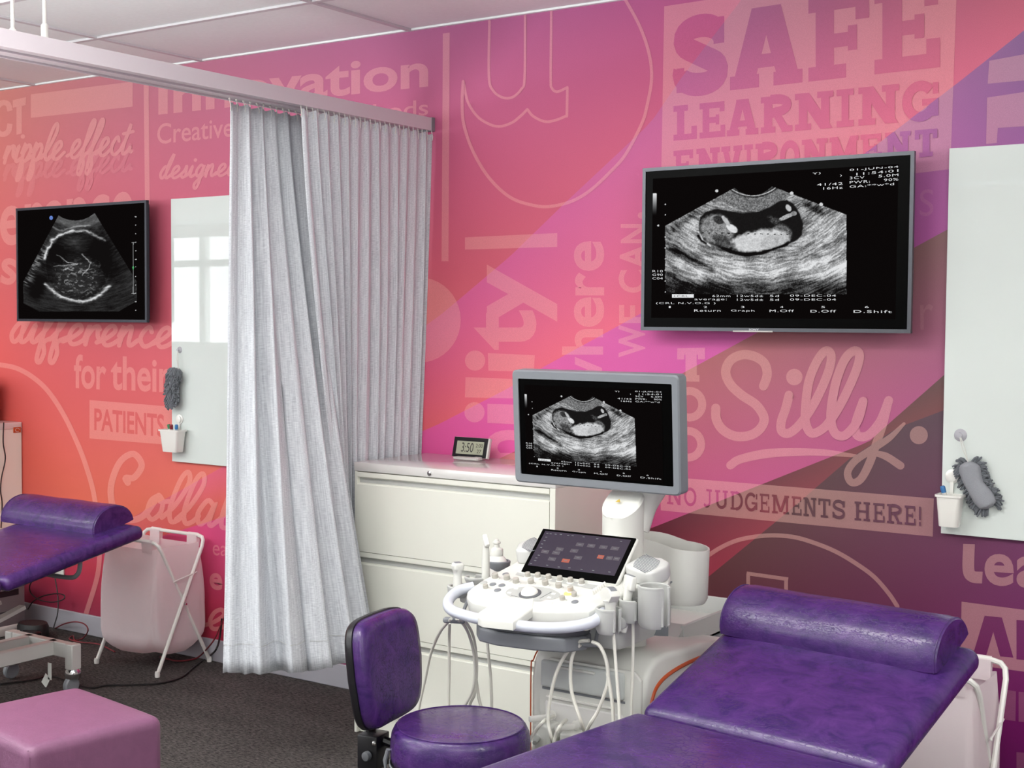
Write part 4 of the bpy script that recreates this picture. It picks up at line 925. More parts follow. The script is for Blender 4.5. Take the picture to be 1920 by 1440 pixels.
def couch(label, M, W_, Lh, al, Lf, hz, frame):
    t = thing('examination_couch', label, 'couch', M)
    bm = new(); pad(bm, 0, W_, -Lf, -.002, -.062, 0, .026, .008); obj('seat_section', bm, 'purple_vinyl', t, 60)
    Mh = T(0, .002, 0)@Rx(al)
    bm = new(); pad(bm, 0, W_, 0, Lh, -.064, .002, .031, .010, Mh); obj('head_section', bm, 'purple_vinyl', t, 60)
    bm = new(); box(bm, .03, W_-.03, .03, Lh-.03, -.067, -.056, .004, 1, Mh); obj('head_board', bm, 'black_plastic', t)
    bm = new(); box(bm, .03, W_-.03, -Lf+.03, -.03, -.067, -.056, .004, 1); obj('seat_board', bm, 'black_plastic', t)
    leg_frame(t, W_, *frame)
    return t
MB_ = T(-1.590, 2.898, .60)@Rz(-7.6)
couch('purple vinyl examination couch in the right foreground, head end raised', MB_, .655, .525, 20, 1.55, .60, (-1.25, .05, .60, .2, .45))
hl = .567
ML_ = T(-5.06, 3.112, hl)
tl = couch('purple vinyl examination couch at the left edge on a silver wheeled frame', ML_, .64, .68, 10.6, 1.3, hl, (-.55, .458, hl, .18, .34))
bm = new(); A = lambda x, y, ax, v: hit(x, y, ax, v)-np.array([-5.06, 3.112, hl])
yy = 3.50
tube(bm, [A(66, 1068, 1, yy), A(78, 1075, 1, yy), A(130, 1083, 1, yy), A(145, 1077, 1, yy), A(150, 1062, 1, yy), A(150, 1040, 1, yy), A(148, 1022, 1, yy)], .0095, 10, smooth=4)
obj('side_handle', bm, 'mid_grey', tl)
# tag hanging below the frame
bm = new(); box(bm, -.011, .011, -.001, .001, -.07, 0, 0, 1, T(*A(93, 1243, 1, 3.55))); box(bm, -.018, .018, -.001, .001, -.05, 0, 0, 1, T(*A(90, 1268, 1, 3.55))@Ry(35)); obj('paper_tag', bm, 'white_plastic', tl, 0)
def bolster(label, M, L_, r, cat='cushion'):
    """half-round head cushion: D section swept along x"""
    t = thing('head_bolster', label, cat, M); bm = new(); n = 14
    sec = [(-.5*math.cos(math.pi*i/n), math.sin(math.pi*i/n)) for i in range(n+1)]
    dp = r*2; hgt = r*.82; rings = []
    xs = [0, .004, .012, .03]+[L_*k/20 for k in range(2, 19)]+[L_-.03, L_-.012, L_-.004, L_]
    for x in xs:
        e = min(x, L_-x); q = .93+.07*min(1, (e/.03))**.5
        ring = [(x, p*dp*q, s*hgt*q*(1+.012*math.sin(x*23))) for p, s in sec]+[(x, .36*dp*q, -.004), (x, 0, -.006), (x, -.36*dp*q, -.004)]
        rings.append([bm.verts.new(p) for p in ring])
    for a, b in zip(rings, rings[1:]):
        m_ = len(a)
        for i in range(m_): bm.faces.new((a[i], a[(i+1) % m_], b[(i+1) % m_], b[i]))
    bm.faces.new(rings[0]); bm.faces.new(rings[-1][::-1]); bmesh.ops.recalc_face_normals(bm, faces=bm.faces[:])
    obj('cushion', bm, 'purple_vinyl', t, 50)
    for x in (.006, L_-.006):
        bm = new(); tube(bm, [(x, p*dp*.965, s*hgt*.972) for p, s in sec], .0022, 6); obj('piping', bm, 'purple_vinyl', t)
    return t
PR = (MB_@Rx(20))@T(.012, .465, .004)
bolster('half-round purple bolster on the right couch, creased and shiny', PR, .60, .100)
PL = (ML_@Rx(10.6))@T(-.07, .60, .004)
bolster('half-round purple bolster on the left couch by the basket', PL, .62, .110)

# ================================================================ ottoman
Mo = T(-3.318, 2.588, 0)@Rz(-8.5)
t = thing('ottoman', 'mauve vinyl cube ottoman in the lower left corner', 'ottoman', Mo)
bm = new(); pad(bm, 0, .455, -.40, 0, .012, .455, .03, .010); obj('upholstery', bm, 'ottoman_vinyl', t, 60)
for (x0, y0, x1, y1) in ((.012, -.462, .458, -.462),):
    bm = new(); tube(bm, [(.008, -.396, .02), (.0055, -.396, .42), (.014, -.388, .440)], .0018, 5); tube(bm, [(.447, -.392, .02), (.447, -.392, .425)], .0018, 5); obj('seam', bm, 'ottoman_vinyl', t)
    bm = new(); tube(bm, [(.010, -.385, .440), (.014, -.2, .447), (.010, -.03, .44)], .002, 5); tube(bm, [(.02, -.391, .440), (.24, -.391, .446), (.44, -.391, .440)], .0016, 5); obj('top_seam', bm, 'ottoman_vinyl', t)
for (x, y) in ((.05, -.35), (.40, -.35), (.05, -.05), (.40, -.05)):
    bm = new(); lathe(bm, [(.02, 0), (.022, .013)], 12, T(x, y, 0)); obj('foot', bm, 'black_rubber', t)

# ================================================================ laundry baskets
def basket(label, M, W_=.385, Dp=.30, Hh=.578):
    t = thing('laundry_basket', label, 'laundry basket', M, group='folding laundry baskets')
    def rnd(a, b, c, r=.05):   # rounded corner at b
        a, b, c = map(np.array, (a, b, c)); u = (a-b)/np.linalg.norm(a-b); v = (c-b)/np.linalg.norm(c-b)
        return [tuple(b+u*r), tuple(b+u*r*.4+v*r*.12), tuple(b+u*r*.12+v*r*.4), tuple(b+v*r)]
    for (yf, yt, dx) in ((0, Dp-.02, .008), (Dp+.015, .02, -.008)):
        f0, t0, t1, f1 = (-dx, yf, .01), (-dx, yt, Hh), (W_+dx, yt, Hh), (W_+dx, yf, .01)
        bm = new(); tube(bm, [f0]+rnd(f0, t0, t1)+rnd(t0, t1, f1)+[f1], .0085, 8); fr = obj('folding_frame', bm, 'powder_white', t)
        for f in (f0, f1):
            bm = new(); lathe(bm, [(.0, 0), (.011, .0), (.012, .012), (.010, .024)], 10, T(f[0], f[1], 0)); obj('foot_cap', bm, 'powder_white', fr)
    for x in (-.012, W_+.012):
        bm = new(); tube(bm, [(x, Dp*.30, .40), (x, Dp*.5+.075, .425)], .004, 5); lathe(bm, [(.004, 0), (.004, .006)], 6, T(x, Dp*.30, .40)@Ry(90)); obj('stay', bm, 'powder_white', t)
        bm = new(); lathe(bm, [(.005, -.014), (.005, .014)], 8, T(x, Dp/2, .295)@Ry(90)); obj('pivot', bm, 'chrome', t)
    R = random.Random(3); rings = []; nz, na = 22, 56
    bm = new()
    for j in range(nz+1):
        v = j/nz; z = Hh-.022-(Hh-.022-.075)*v
        hw = W_/2-.014+.008*math.sin(min(v*1.4, 1)*math.pi*.8); hd = Dp/2-.024+.034*math.sin(min(v*1.3, 1)*math.pi*.55)
        if v > .86: q = (v-.86)/.14; hw *= 1-.22*q*q; hd *= 1-.35*q*q
        ring = []
        for i in range(na):
            a = 2*math.pi*i/na; ex = .2 if v < .8 else .2+(v-.8)*1.4
            cx = math.copysign(abs(math.cos(a))**ex, math.cos(a)); sy = math.copysign(abs(math.sin(a))**ex, math.sin(a))
            wv = 1+.012*math.sin(a*7+v*4)*v+.01*math.sin(a*13-v*9)*v
            sag = .016*math.cos(2*a)*max(0, 1-v*5) - .02*abs(math.cos(a))**3*max(0, 1-v*4)
            ring.append(bm.verts.new((W_/2+cx*hw*wv, Dp/2+sy*hd*wv, z+sag-.01*math.sin(a*3+1)*v)))
        rings.append(ring)
    for a, b in zip(rings, rings[1:]):
        for i in range(na): bm.faces.new((a[i], a[(i+1) % na], b[(i+1) % na], b[i]))
    c = bm.verts.new((W_/2, Dp/2, .062))
    for i in range(na): bm.faces.new((rings[-1][i], rings[-1][(i+1) % na], c))
    bg_ = obj('laundry_bag', bm, 'bag_cloth', t, 70)
    for (x, y) in ((.07, .02), (W_-.07, .02), (.07, Dp-.02), (W_-.07, Dp-.02)):
        bm = new(); s = .032; sg = 1 if y > .1 else -1
        pr = [(y-sg*.012, Hh-.06), (y-sg*.0105, Hh), (y, Hh+.0105), (y+sg*.0105, Hh), (y+sg*.006, Hh-.05)]
        vv = [[bm.verts.new((x+q*s, p[0], p[1])) for p in pr] for q in (-1, 1)]
        for i in range(4): bm.faces.new((vv[0][i], vv[1][i], vv[1][i+1], vv[0][i+1]))
        obj('bag_loop', bm, 'bag_cloth', t)
    return t
basket('white folding laundry basket between the left couch and the curtain', T(-4.905, 3.93, 0))
basket('white folding laundry basket mostly hidden behind the raised end of the right couch', T(-1.375, 3.72, 0))
# ================================================================ ultrasound machine
UM = thing('ultrasound_machine', 'white ultrasound machine with grey monitor, control panel and cup holders', 'ultrasound machine', T(0, 0, 0))
CXM = -1.90
P0 = np.array([CXM, 2.80, .795]); PN = np.array([0, -.27, 1.0])/math.hypot(.27, 1)
def pp(x, y, off=0.0): return hitp(x, y, P0+PN*off, PN)       # a point on the sloping console top
cz = lambda y: .795+.27*(y-2.80)
# frame of the console plane for small parts
ang = math.degrees(math.atan(.27))
def onp(x, y, off=0.0):
    p = pp(x, y, off); return T(*p)@Rx(ang)
# --- wheeled base
prof = [(3.10, .10), (3.095, .56), (3.105, .61), (3.125, .638), (3.16, .655), (3.22, .66), (3.45, .645), (3.62, .622), (3.74, .59), (3.80, .53), (3.82, .40), (3.82, .10)]
x0, x1 = -2.035, -1.675
bm = new(); prism(bm, prof, 0, x0, x1, .018, 3); base = obj('base_housing', bm, 'white_plastic', UM, 50)
sp = lambda P: [tuple(q) for q in smooth_pts(P, 5)]
bm = new(); tube(bm, [(x1+.001, y, z) for y, z in sp([(3.118, .12), (3.112, .46), (3.130, .550), (3.18, .592), (3.30, .608), (3.48, .606), (3.66, .588)])], .0055, 8); obj('trim_strip', bm, 'orange_trim', base)
bm = new(); tube(bm, [(x0-.001, y, z) for y, z in sp([(3.106, .12), (3.100, .56), (3.112, .61), (3.15, .64), (3.22, .648), (3.60, .61)])], .002, 8); obj('trim_strip', bm, 'orange_trim', base)
bm = new(); prism(bm, [(x0+.035, .10), (x0+.035, .57), (x0+.045, .61), (x0+.07, .632), (x1-.03, .632), (x1-.008, .61), (x1-.008, .10)], 1, 3.088, 3.1, .004, 2); obj('front_frame', bm, 'white_plastic', UM)
bm = new(); box(bm, x0+.045, x1-.055, 3.074, 3.092, .551, .626, .012, 4); dr = obj('drawer', bm, mat('drawer_grey', (198, 202, 200), .4), UM)
bm = new(); box(bm, x0+.11, x1-.14, 3.068, 3.076, .611, .618, .002, 2); obj('drawer_grip', bm, 'white_plastic', dr)
bm = new(); box(bm, x0+.045, x1-.055, 3.086, 3.091, .543, .549); obj('panel_gap', bm, 'mid_grey', UM, 0)
bm = new(); box(bm, x0+.06, x1-.09, 3.082, 3.09, .522, .528, .001, 1); obj('connector_light_bar', bm, 'powder_white', UM)
bm = new(); box(bm, x0+.055, x1-.06, 3.084, 3.0905, .28, .512, .004, 1); obj('connector_panel', bm, 'steel_top', UM)
for k, (cx, cz_) in enumerate(((-1.955, .435), (-1.872, .425), (-1.79, .42))):
    c = bpy.data.objects.new('probe_connector', None); COL.objects.link(c); c.parent = UM
    bm = new(); box(bm, cx-.027, cx+.027, 3.028, 3.086, cz_-.085, cz_+.028, .010, 3); obj('plug_body', bm, 'white_plastic', c)
    bm = new(); box(bm, -.007, .007, -.052, .004, -.008, .008, .004, 2, T(cx+.008, 3.045, cz_+.045)@Ry(0)@Rz(-35)); lathe(bm, [(.013, 0), (.013, .014)], 12, T(cx+.008, 3.072, cz_+.045)@Rx(90)); obj('lock_lever', bm, 'powder_white', c)
    bm = new(); lathe(bm, [(.009, 0), (.009, .012), (.0065, .02), (.0065, .034)], 12, T(cx-.012, 3.032, cz_-.01)@Rx(100)@Ry(18)); obj('strain_relief', bm, 'grey_plastic', c)
for y in (3.2, 3.72):
    for x in (x0+.02, x1-.02):
        bm = new(); lathe(bm, [(.008, -.02), (.045, -.02), (.05, -.014), (.05, .014), (.045, .02), (.008, .02)], 22, T(x, y, .05)@Ry(90)); obj('caster', bm, 'mid_grey', UM)
bm = new(); box(bm, x0-.01, x1+.01, 3.12, 3.80, .055, .11, .02, 2); obj('base_plate', bm, 'grey_plastic', UM)
# --- column and tray behind it
bm = new(); lathe(bm, [(.080, .62), (.074, .632), (.066, .64), (.064, .70), (.075, .74), (.12, .80)], 28, T(-1.835, 3.26, 0)); obj('lift_column', bm, 'white_plastic', UM)
bm = new(); R = random.Random(2)
for k in range(9): tube(bm, [(-1.93+k*.008, 3.20-.004*(k % 3), .632), (-1.93+k*.008+R.uniform(-.01, .01), 3.19, .655), (-1.925+k*.007, 3.215, .70)], .005, 5)
obj('column_bellows', bm, 'dark_grey', UM)
tr = bpy.data.objects.new('rear_tray', None); COL.objects.link(tr); tr.parent = UM
def tray_pt(x, y, z): return hit(x, y, 2, z)
bm = new(); box(bm, -2.06, -1.765, 3.50, 3.93, .60, .616, .004, 2); obj('tray_floor', bm, 'white_plastic', tr)
bm = new()
prism(bm, [(3.42, .606), (3.50, .672), (3.508, .672), (3.508, .606)], 0, -2.06, -1.768); box(bm, -2.06, -1.765, 3.922, 3.93, .606, .672, .002, 1); box(bm, -1.775, -1.765, 3.49, 3.93, .602, .672, .002, 1); box(bm, -2.06, -2.052, 3.5, 3.93, .606, .672, .002, 1)
obj('tray_wall', bm, 'grey_plastic', tr)
bm = new(); box(bm, -1.775, -1.745, 3.47, 3.95, .575, .606, .008, 2); obj('tray_rail', bm, 'mid_grey', tr)
# --- console body
out = [(884, 1100), (905, 1086), (930, 1072), (962, 1055), (990, 1038), (1030, 1022), (1110, 1024), (1170, 1030), (1212, 1040), (1240, 1052), (1254, 1066), (1259, 1080), (1254, 1094), (1235, 1100), (1200, 1102), (1175, 1108), (1150, 1120), (1130, 1134), (1105, 1143), (1050, 1145), (985, 1142), (925, 1135), (884, 1126), (874, 1117), (875, 1108)]
pl = [pp(*p) for p in out]
bm = new(); b2 = bmesh.new()
top = [b2.verts.new(p) for p in pl]; bot = [b2.verts.new((p[0]*.96+CXM*.04, p[1]*.97+3.1*.03, p[2]-.055)) for p in pl]
b2.faces.new(top); b2.faces.new(bot[::-1])
for i in range(len(pl)): j = (i+1) % len(pl); b2.faces.new((top[i], bot[i], bot[j], top[j]))
bmesh.ops.recalc_face_normals(b2, faces=b2.faces[:])
bmesh.ops.bevel(b2, geom=[e for e in b2.edges if all(v in top for v in e.verts)], offset=.010, segments=4, profile=.5, affect='EDGES', clamp_overlap=True)
merge(bm, b2); con = obj('console', bm, 'white_plastic', UM, 35)
# palm rest tongue
pr = [(945, 1117), (928, 1128), (896, 1148), (896, 1155), (905, 1160), (962, 1166), (968, 1162), (1000, 1140), (1003, 1120)]
q = [pp(*p, .0012) for p in pr]; bm = new(); b2 = bmesh.new(); a = [b2.verts.new(p) for p in q]; c_ = [b2.verts.new((p[0], p[1], p[2]-.022)) for p in q]
b2.faces.new(a); b2.faces.new(c_[::-1])
for i in range(len(q)): j = (i+1) % len(q); b2.faces.new((a[i], c_[i], c_[j], a[j]))
bmesh.ops.recalc_face_normals(b2, faces=b2.faces[:]); bmesh.ops.bevel(b2, geom=[e for e in b2.edges if all(v in a for v in e.verts)], offset=.005, segments=3, profile=.5, affect='EDGES', clamp_overlap=True)
merge(bm, b2); obj('palm_rest', bm, 'white_plastic', con, 35)
# handle loop round the front
hp = [(888, 1100), (862, 1107), (845, 1120), (840, 1134), (848, 1145), (872, 1154), (905, 1162), (950, 1170), (1000, 1176), (1050, 1177), (1090, 1172), (1118, 1162), (1128, 1148), (1124, 1136)]
bm = new(); tube(bm, smooth_pts([pp(*p, -.019) for p in hp], 4), .0145, 14); obj('handle', bm, 'grey_plastic', con).data.materials[0] = mat('handle_grey', (206, 210, 220), .32)
# underside drawer
bm = new(); P_ = [hit(*p, 2, .735) for p in [(893, 1172), (898, 1182), (930, 1190), (1000, 1199), (1060, 1203), (1100, 1198), (1122, 1180), (1128, 1160)]]
pts = [(p[0], p[1]) for p in P_]+[(-1.66, 3.2), (-2.10, 3.2)]
prism(bm, pts, 2, .705, .742, .006, 3); kt = obj('keyboard_tray', bm, 'mid_grey', UM)
bm = new(); prism(bm, [(p[0]*.97+CXM*.03, p[1]*.97+3.1*.03) for p in pts], 2, .742, .765, .003, 1); obj('keyboard', bm, 'dark_grey', UM)
bm = new(); box(bm, -2.05, -1.70, 3.0, 3.3, .70, .80, .02, 2); obj('console_underside', bm, 'grey_plastic', UM)
# track ball island
isl = [(948, 1112), (955, 1104), (975, 1101), (1000, 1100), (1030, 1103), (1050, 1113), (1046, 1120), (1025, 1126), (1000, 1127), (975, 1124), (957, 1119)]
q = smooth_pts([pp(*p, .0008) for p in isl], 3, True)
b2 = new(); b2.faces.new([b2.verts.new(p) for p in q]); obj('trackball_island', b2, 'grey_plastic', con, 0)
b2 = new(); lathe(b2, [(.030, 0), (.030, .0025), (.024, .003)], 28, onp(994, 1114)); obj('ball_ring', b2, 'dark_grey', con)
b2 = new(); lathe(b2, [(.0235*math.cos(a_), .0235*math.sin(a_)*.8+.001) for a_ in [i*math.pi/16 for i in range(9)]], 24, onp(993, 1113)); obj('trackball', b2, mat('ball_white', (246, 244, 238), .12, coat=.6), con)
for (a1, a2) in (((1012, 1122), (1034, 1110)), ((958, 1116), (982, 1122))):
    b2 = new(); tube(b2, [pp(*a1, .001), pp(*a2, .001)], .0007, 4); obj('island_line', b2, 'dark_grey', con)
for p in ((955, 1112), (968, 1104), (1030, 1121), (1038, 1114)):
    b2 = new(); box(b2, -.006, .006, -.004, .004, 0, .0022, .001, 1, onp(*p)); obj('key', b2, 'powder_white', con)
# knobs
kn = [(990, 1080, 1), (1009, 1081, 1), (1029, 1084, 1), (1050, 1087, 1), (1070, 1090, 1), (1091, 1093, 1), (968, 1092, 1.15), (996, 1093, 1.1), (1023, 1096, 1.1), (1048, 1101, 1.1), (1070, 1107, 1.05), (1077, 1117, .95), (1055, 1124, .95), (929, 1083, 1.15), (951, 1086, 1.15), (911, 1102, .95)]
bm = new(); s = []
for i in range(24):
    a_ = 2*math.pi*i/24; r = .0082 if i % 2 else .0074; s.append((r*math.cos(a_), r*math.sin(a_)))
prism(bm, s, 2, .002, .014, .0012, 1); k0 = obj('knob', bm, mat('knob_grey', (176, 172, 164), .45), con, 30); kme = k0.data
bm = new(); lathe(bm, [(.0115, 0), (.0105, .002), (.009, .0026)], 20); ring0 = obj('knob_ring', bm, 'white_plastic', k0)
first = True
for (x, y, s_) in kn:
    if first: o = k0; first = False
    else:
        o = k0.copy(); COL.objects.link(o); o.parent = con
        r_ = ring0.copy(); COL.objects.link(r_); r_.parent = o
    o.matrix_world = onp(x, y+2)@Matrix.Scale(s_, 4)
for (x, y, r) in ((907, 1093, .010), (924, 1096, .0095), (941, 1098, .0095), (933, 1107, .0095), (1078, 1129, .0095), (948, 1077, .009)):
    b2 = new(); lathe(b2, [(r, 0), (r*.97, .002), (r*.7, .0028), (0, .003)], 18, onp(x, y)); obj('button', b2, 'mid_grey' if y != 1093 else 'grey_plastic', con)
b2 = new(); lathe(b2, [(.017, 0), (.0165, .002), (.011, .0026), (.011, .0012), (0, .0014)], 24, onp(1025, 1131)); obj('freeze_button', b2, 'ball_white', con)
for k in range(7):
    x = 1111+k*3.9; y = 1115-k*2.6
    b2 = new(); lathe(b2, [(0, .014), (.0028, .012), (.0045, .004), (.0045, 0)], 10, onp(x, y)); obj('slider', b2, 'powder_white', con)
bm = new(); q = [pp(*p, .0008) for p in ((966, 1078), (970, 1073), (1124, 1098), (1120, 1106))]; b2 = new(); b2.faces.new([b2.verts.new(p) for p in q]); obj('switch_strip', b2, 'grey_plastic', con, 0)
# speakers at the back corners
def speaker(cx, cy, sc_, flip=1):
    b2 = new(); pts = [(-.062, -.02), (-.050, .03), (-.03, .05), (.02, .055), (.055, .035), (.062, 0), (.045, -.045), (.03, -.055), (-.03, -.04)]
    pts = [(x*sc_*flip, y*sc_) for x, y in pts]
    if flip < 0: pts = pts[::-1]
    prism(b2, pts, 2, 0, .042, .008, 3, onp(cx, cy)); s_ = obj('speaker', b2, mat('speaker_grey', (205, 205, 203), .4), con)
    for k in range(13):
        b2 = new(); yy = -.040*sc_+k*.0068*sc_; hw = .046*sc_*math.sqrt(max(.05, 1-((yy-.004)/(.058*sc_))**2)); box(b2, -hw, hw, -.0012, .0012, 0, .0012, 0, 1, onp(cx, cy)@T(-.002, yy, .0418)@Rz(-28)); obj('speaker_slat', b2, 'mid_grey', s_, 0)
speaker(1216, 1085, .92); speaker(1003, 1048, .8, -1)
# touch screen
tc_ = [hit(1028, 992, 1, 3.155), hit(1200, 1010, 1, 3.155), hit(1147, 1093, 1, 3.045), hit(967, 1070, 1, 3.045)]
tl_ = [np.array(p) for p in tc_]; cen = sum(tl_)/4; ex = (tl_[1]-tl_[0]); ex = (ex+(tl_[2]-tl_[3]))/2; wT = np.linalg.norm(ex); ex /= wT
ey = ((tl_[0]-tl_[3])+(tl_[1]-tl_[2]))/2; ey = ey-ex*(ey@ex); hT = np.linalg.norm(ey); ey /= hT; ez = np.cross(ex, ey)
MT = Matrix(((ex[0], ey[0], ez[0], cen[0]), (ex[1], ey[1], ez[1], cen[1]), (ex[2], ey[2], ez[2], cen[2]), (0, 0, 0, 1)))
print('touch', wT, hT, cen)
def skew(u, v): # pixel-true corners of the tablet in its own plane
    p = bil((tl_[3], tl_[2], tl_[1], tl_[0]), u, v)-cen; return (p@ex, p@ey)
TS = bpy.data.objects.new('touch_screen', None); COL.objects.link(TS); TS.parent = UM; TS.matrix_world = MT
bm = new(); box(bm, -wT/2-.005, wT/2+.005, -hT/2-.004, hT/2+.004, -.016, -.002, .006, 3); obj('tablet_shell', bm, 'white_plastic', TS)
bm = new(); box(bm, -wT/2, wT/2, -hT/2, hT/2, -.004, .001, .0015, 1); obj('tablet_glass', bm, 'glass_black', TS)
gl = bpy.data.objects.new('display', None)
bm = new(); a_, b_, c2, d2 = -wT/2+.012, wT/2-.012, -hT/2+.022, hT/2-.008
bm.faces.new([bm.verts.new(p) for p in ((a_, c2, .0014), (b_, c2, .0014), (b_, d2, .0014), (a_, d2, .0014))]); disp = obj('display', bm, 'touch_glow', TS, 0)
def tuv(u, v): return (a_+(b_-a_)*u, c2+(d2-c2)*v)
btn = [(.47, .72, 0), (.60, .72, 0), (.74, .72, 0), (.87, .72, 0), (.27, .53, 0), (.44, .53, 0), (.12, .42, 0), (.25, .42, 0), (.52, .36, 0), (.24, .24, 0), (.76, .45, 1), (.86, .45, 0), (.94, .45, 0), (.40, .24, 1)]
for (u, v, k) in btn:
    x, y = tuv(u, v); b2 = new(); s_ = .012 if u < .7 or v > .5 else .0095
    b2.faces.new([b2.verts.new(p) for p in ((x-s_, y-.006, .0018), (x+s_, y-.006, .0018), (x+s_, y+.006, .0018), (x-s_, y+.006, .0018))]); o = obj('screen_button', b2, 'glow_orange' if k else 'glow_button', disp, 0)
b2 = new()
for (u, v) in ((.04, .93), (.08, .93), (.14, .93), (.2, .94), (.29, .93), (.34, .94), (.47, .94), (.63, .93), (.05, .82), (.05, .72), (.04, .62), (.05, .52), (.07, .30), (.06, .22), (.06, .14), (.03, .05), (.22, .06), (.36, .05), (.48, .06), (.62, .06), (.75, .07), (.93, .08), (.9, .93)):
    x, y = tuv(u, v); s_ = .0035
    b2.faces.new([b2.verts.new(p) for p in ((x-s_, y-.0011, .002), (x+s_, y-.0011, .002), (x+s_, y+.0011, .002), (x-s_, y+.0011, .002))])
for (u, v, k) in btn:
    x, y = tuv(u, v); b2.faces.new([b2.verts.new(p) for p in ((x-.005, y-.001, .0021), (x+.005, y-.001, .0021), (x+.005, y+.001, .0021), (x-.005, y+.001, .0021))])
obj('screen_glyphs', b2, 'glow_dim', disp, 0)
bm = new(); box(bm, -.06, .06, -.03, .05, -.05, -.014, .01, 2); obj('tablet_hinge', bm, 'mid_grey', TS)
# monitor on its arm
bm = new()
prof_c = [(.058*math.cos(2*math.pi*i/28), .058*math.sin(2*math.pi*i/28)) for i in range(28)]
pc = hit(1168, 1000, 1, 3.22); pcx, pcy = pc[0], 3.22
ver = [[bm.verts.new((pcx+x*.98, pcy+y, z)) for x, y in prof_c] for z in (.84, 1.02)]
ver.append([bm.verts.new((pcx+x, pcy+y, 1.058+(y)*.75)) for x, y in prof_c]); ver.append([bm.verts.new((pcx+x*.9, pcy+y*.9, 1.065+(y)*.75)) for x, y in prof_c])
for a, b in zip(ver, ver[1:]):
    for i in range(28): j = (i+1) % 28; bm.faces.new((a[i], a[j], b[j], b[i]))
bm.faces.new(ver[-1]); bm.faces.new(ver[0][::-1])
obj('monitor_post', bm, 'white_plastic', UM, 35)
bm = new(); tube(bm, [(pcx+.015, pcy+.04, .98), (pcx+.03, pcy+.06, 1.05), (pcx+.075, pcy+.055, 1.12), (pcx+.10, pcy+.03, 1.18)], .04, 14, smooth=4); obj('monitor_arm', bm, 'white_plastic', UM)
pw = hit(1160, 952, 1, 3.165)
bm = new(); b2 = bmesh.new(); b2.faces.new([b2.verts.new(p) for p in ((-.008, 0, 0), (.008, 0, 0), (0, .013, 0))]); merge(bm, b2, T(pcx-.005, pcy-.022, 1.0585)@Rx(36.9)); obj('warning_label', bm, mat('label_yellow', (190, 160, 60), .5), UM, 0)
mc = [hit(956, 695, 1, 3.17), hit(1270, 701.7, 1, 3.17), hit(1278, 933, 1, 3.192), hit(968.3, 901.7, 1, 3.192)]
mcen = sum(mc)/4; ex = ((mc[1]-mc[0])+(mc[2]-mc[3]))/2; mW = np.linalg.norm(ex); ex /= mW; ey = ((mc[0]-mc[3])+(mc[1]-mc[2]))/2; ey -= ex*(ex@ey); mH = np.linalg.norm(ey); ey /= mH; ez = np.cross(ex, ey)  # ez towards the viewer
print('monitor', mW, mH, mcen)
MM = Matrix(((ex[0], -ez[0], ey[0], mcen[0]), (ex[1], -ez[1], ey[1], mcen[1]), (ex[2], -ez[2], ey[2], mcen[2]), (0, 0, 0, 1)))
MO = bpy.data.objects.new('monitor', None); COL.objects.link(MO); MO.parent = UM; MO.matrix_world = MM
e = .024; bm = new(); a_, h_ = mW/2, mH/2
b2 = bmesh.new()
def rr(w, h, r, n=5): 
    P = []
    for cx, cz2, a0 in ((w-r, h-r, 0), (-w+r, h-r, 90), (-w+r, -h+r, 180), (w-r, -h+r, 270)):
        for i in range(n+1): t_ = math.radians(a0+90*i/n); P.append((cx+r*math.cos(t_), cz2+r*math.sin(t_)))
    return P
o0 = rr(a_, h_, .014); i0 = rr(a_-e*.85, h_-e, .004)
v = [[b2.verts.new((x, y_, z)) for x, z in P] for P, y_ in ((o0, .045), (o0, .004), (rr(a_-.004, h_-.004, .012), 0), (i0, .0), (i0, .006))]
for a, b in zip(v, v[1:]):
    for i in range(len(a)): j = (i+1) % len(a); b2.faces.new((a[i], a[j], b[j], b[i]))
b2.faces.new(v[0]); bmesh.ops.recalc_face_normals(b2, faces=b2.faces[:]); merge(bm, b2)
obj('bezel', bm, mat('bezel_grey', (122, 126, 132), .4), MO, 30)
bm = new(); box(bm, -a_+e*.85, a_-e*.85, .004, .006, -h_+e, h_-e); obj('glass', bm, 'glass_black', MO, 0)
bm = new(); box(bm, -.12, .12, .04, .07, -.1, .08, .02, 2); obj('rear_cover', bm, 'grey_plastic', MO)
def mloc(px, py): # pixel to monitor face
    h = hitp(px, py, mcen, ez)-mcen; return h@ex, h@ey
c4 = [mloc(977.7, 722.3), mloc(1238.3, 731.7), mloc(1244, 908.3), mloc(990, 885)]
print('picture', [tuple(np.round(c, 3)) for c in c4])
sx0, sx1 = (c4[0][0]+c4[3][0])/2, (c4[1][0]+c4[2][0])/2; sz0, sz1 = (c4[2][1]+c4[3][1])/2, (c4[0][1]+c4[1][1])/2
show_scan(MO, rect_matrix(sx0, sx1, .0034, sz0, sz1))
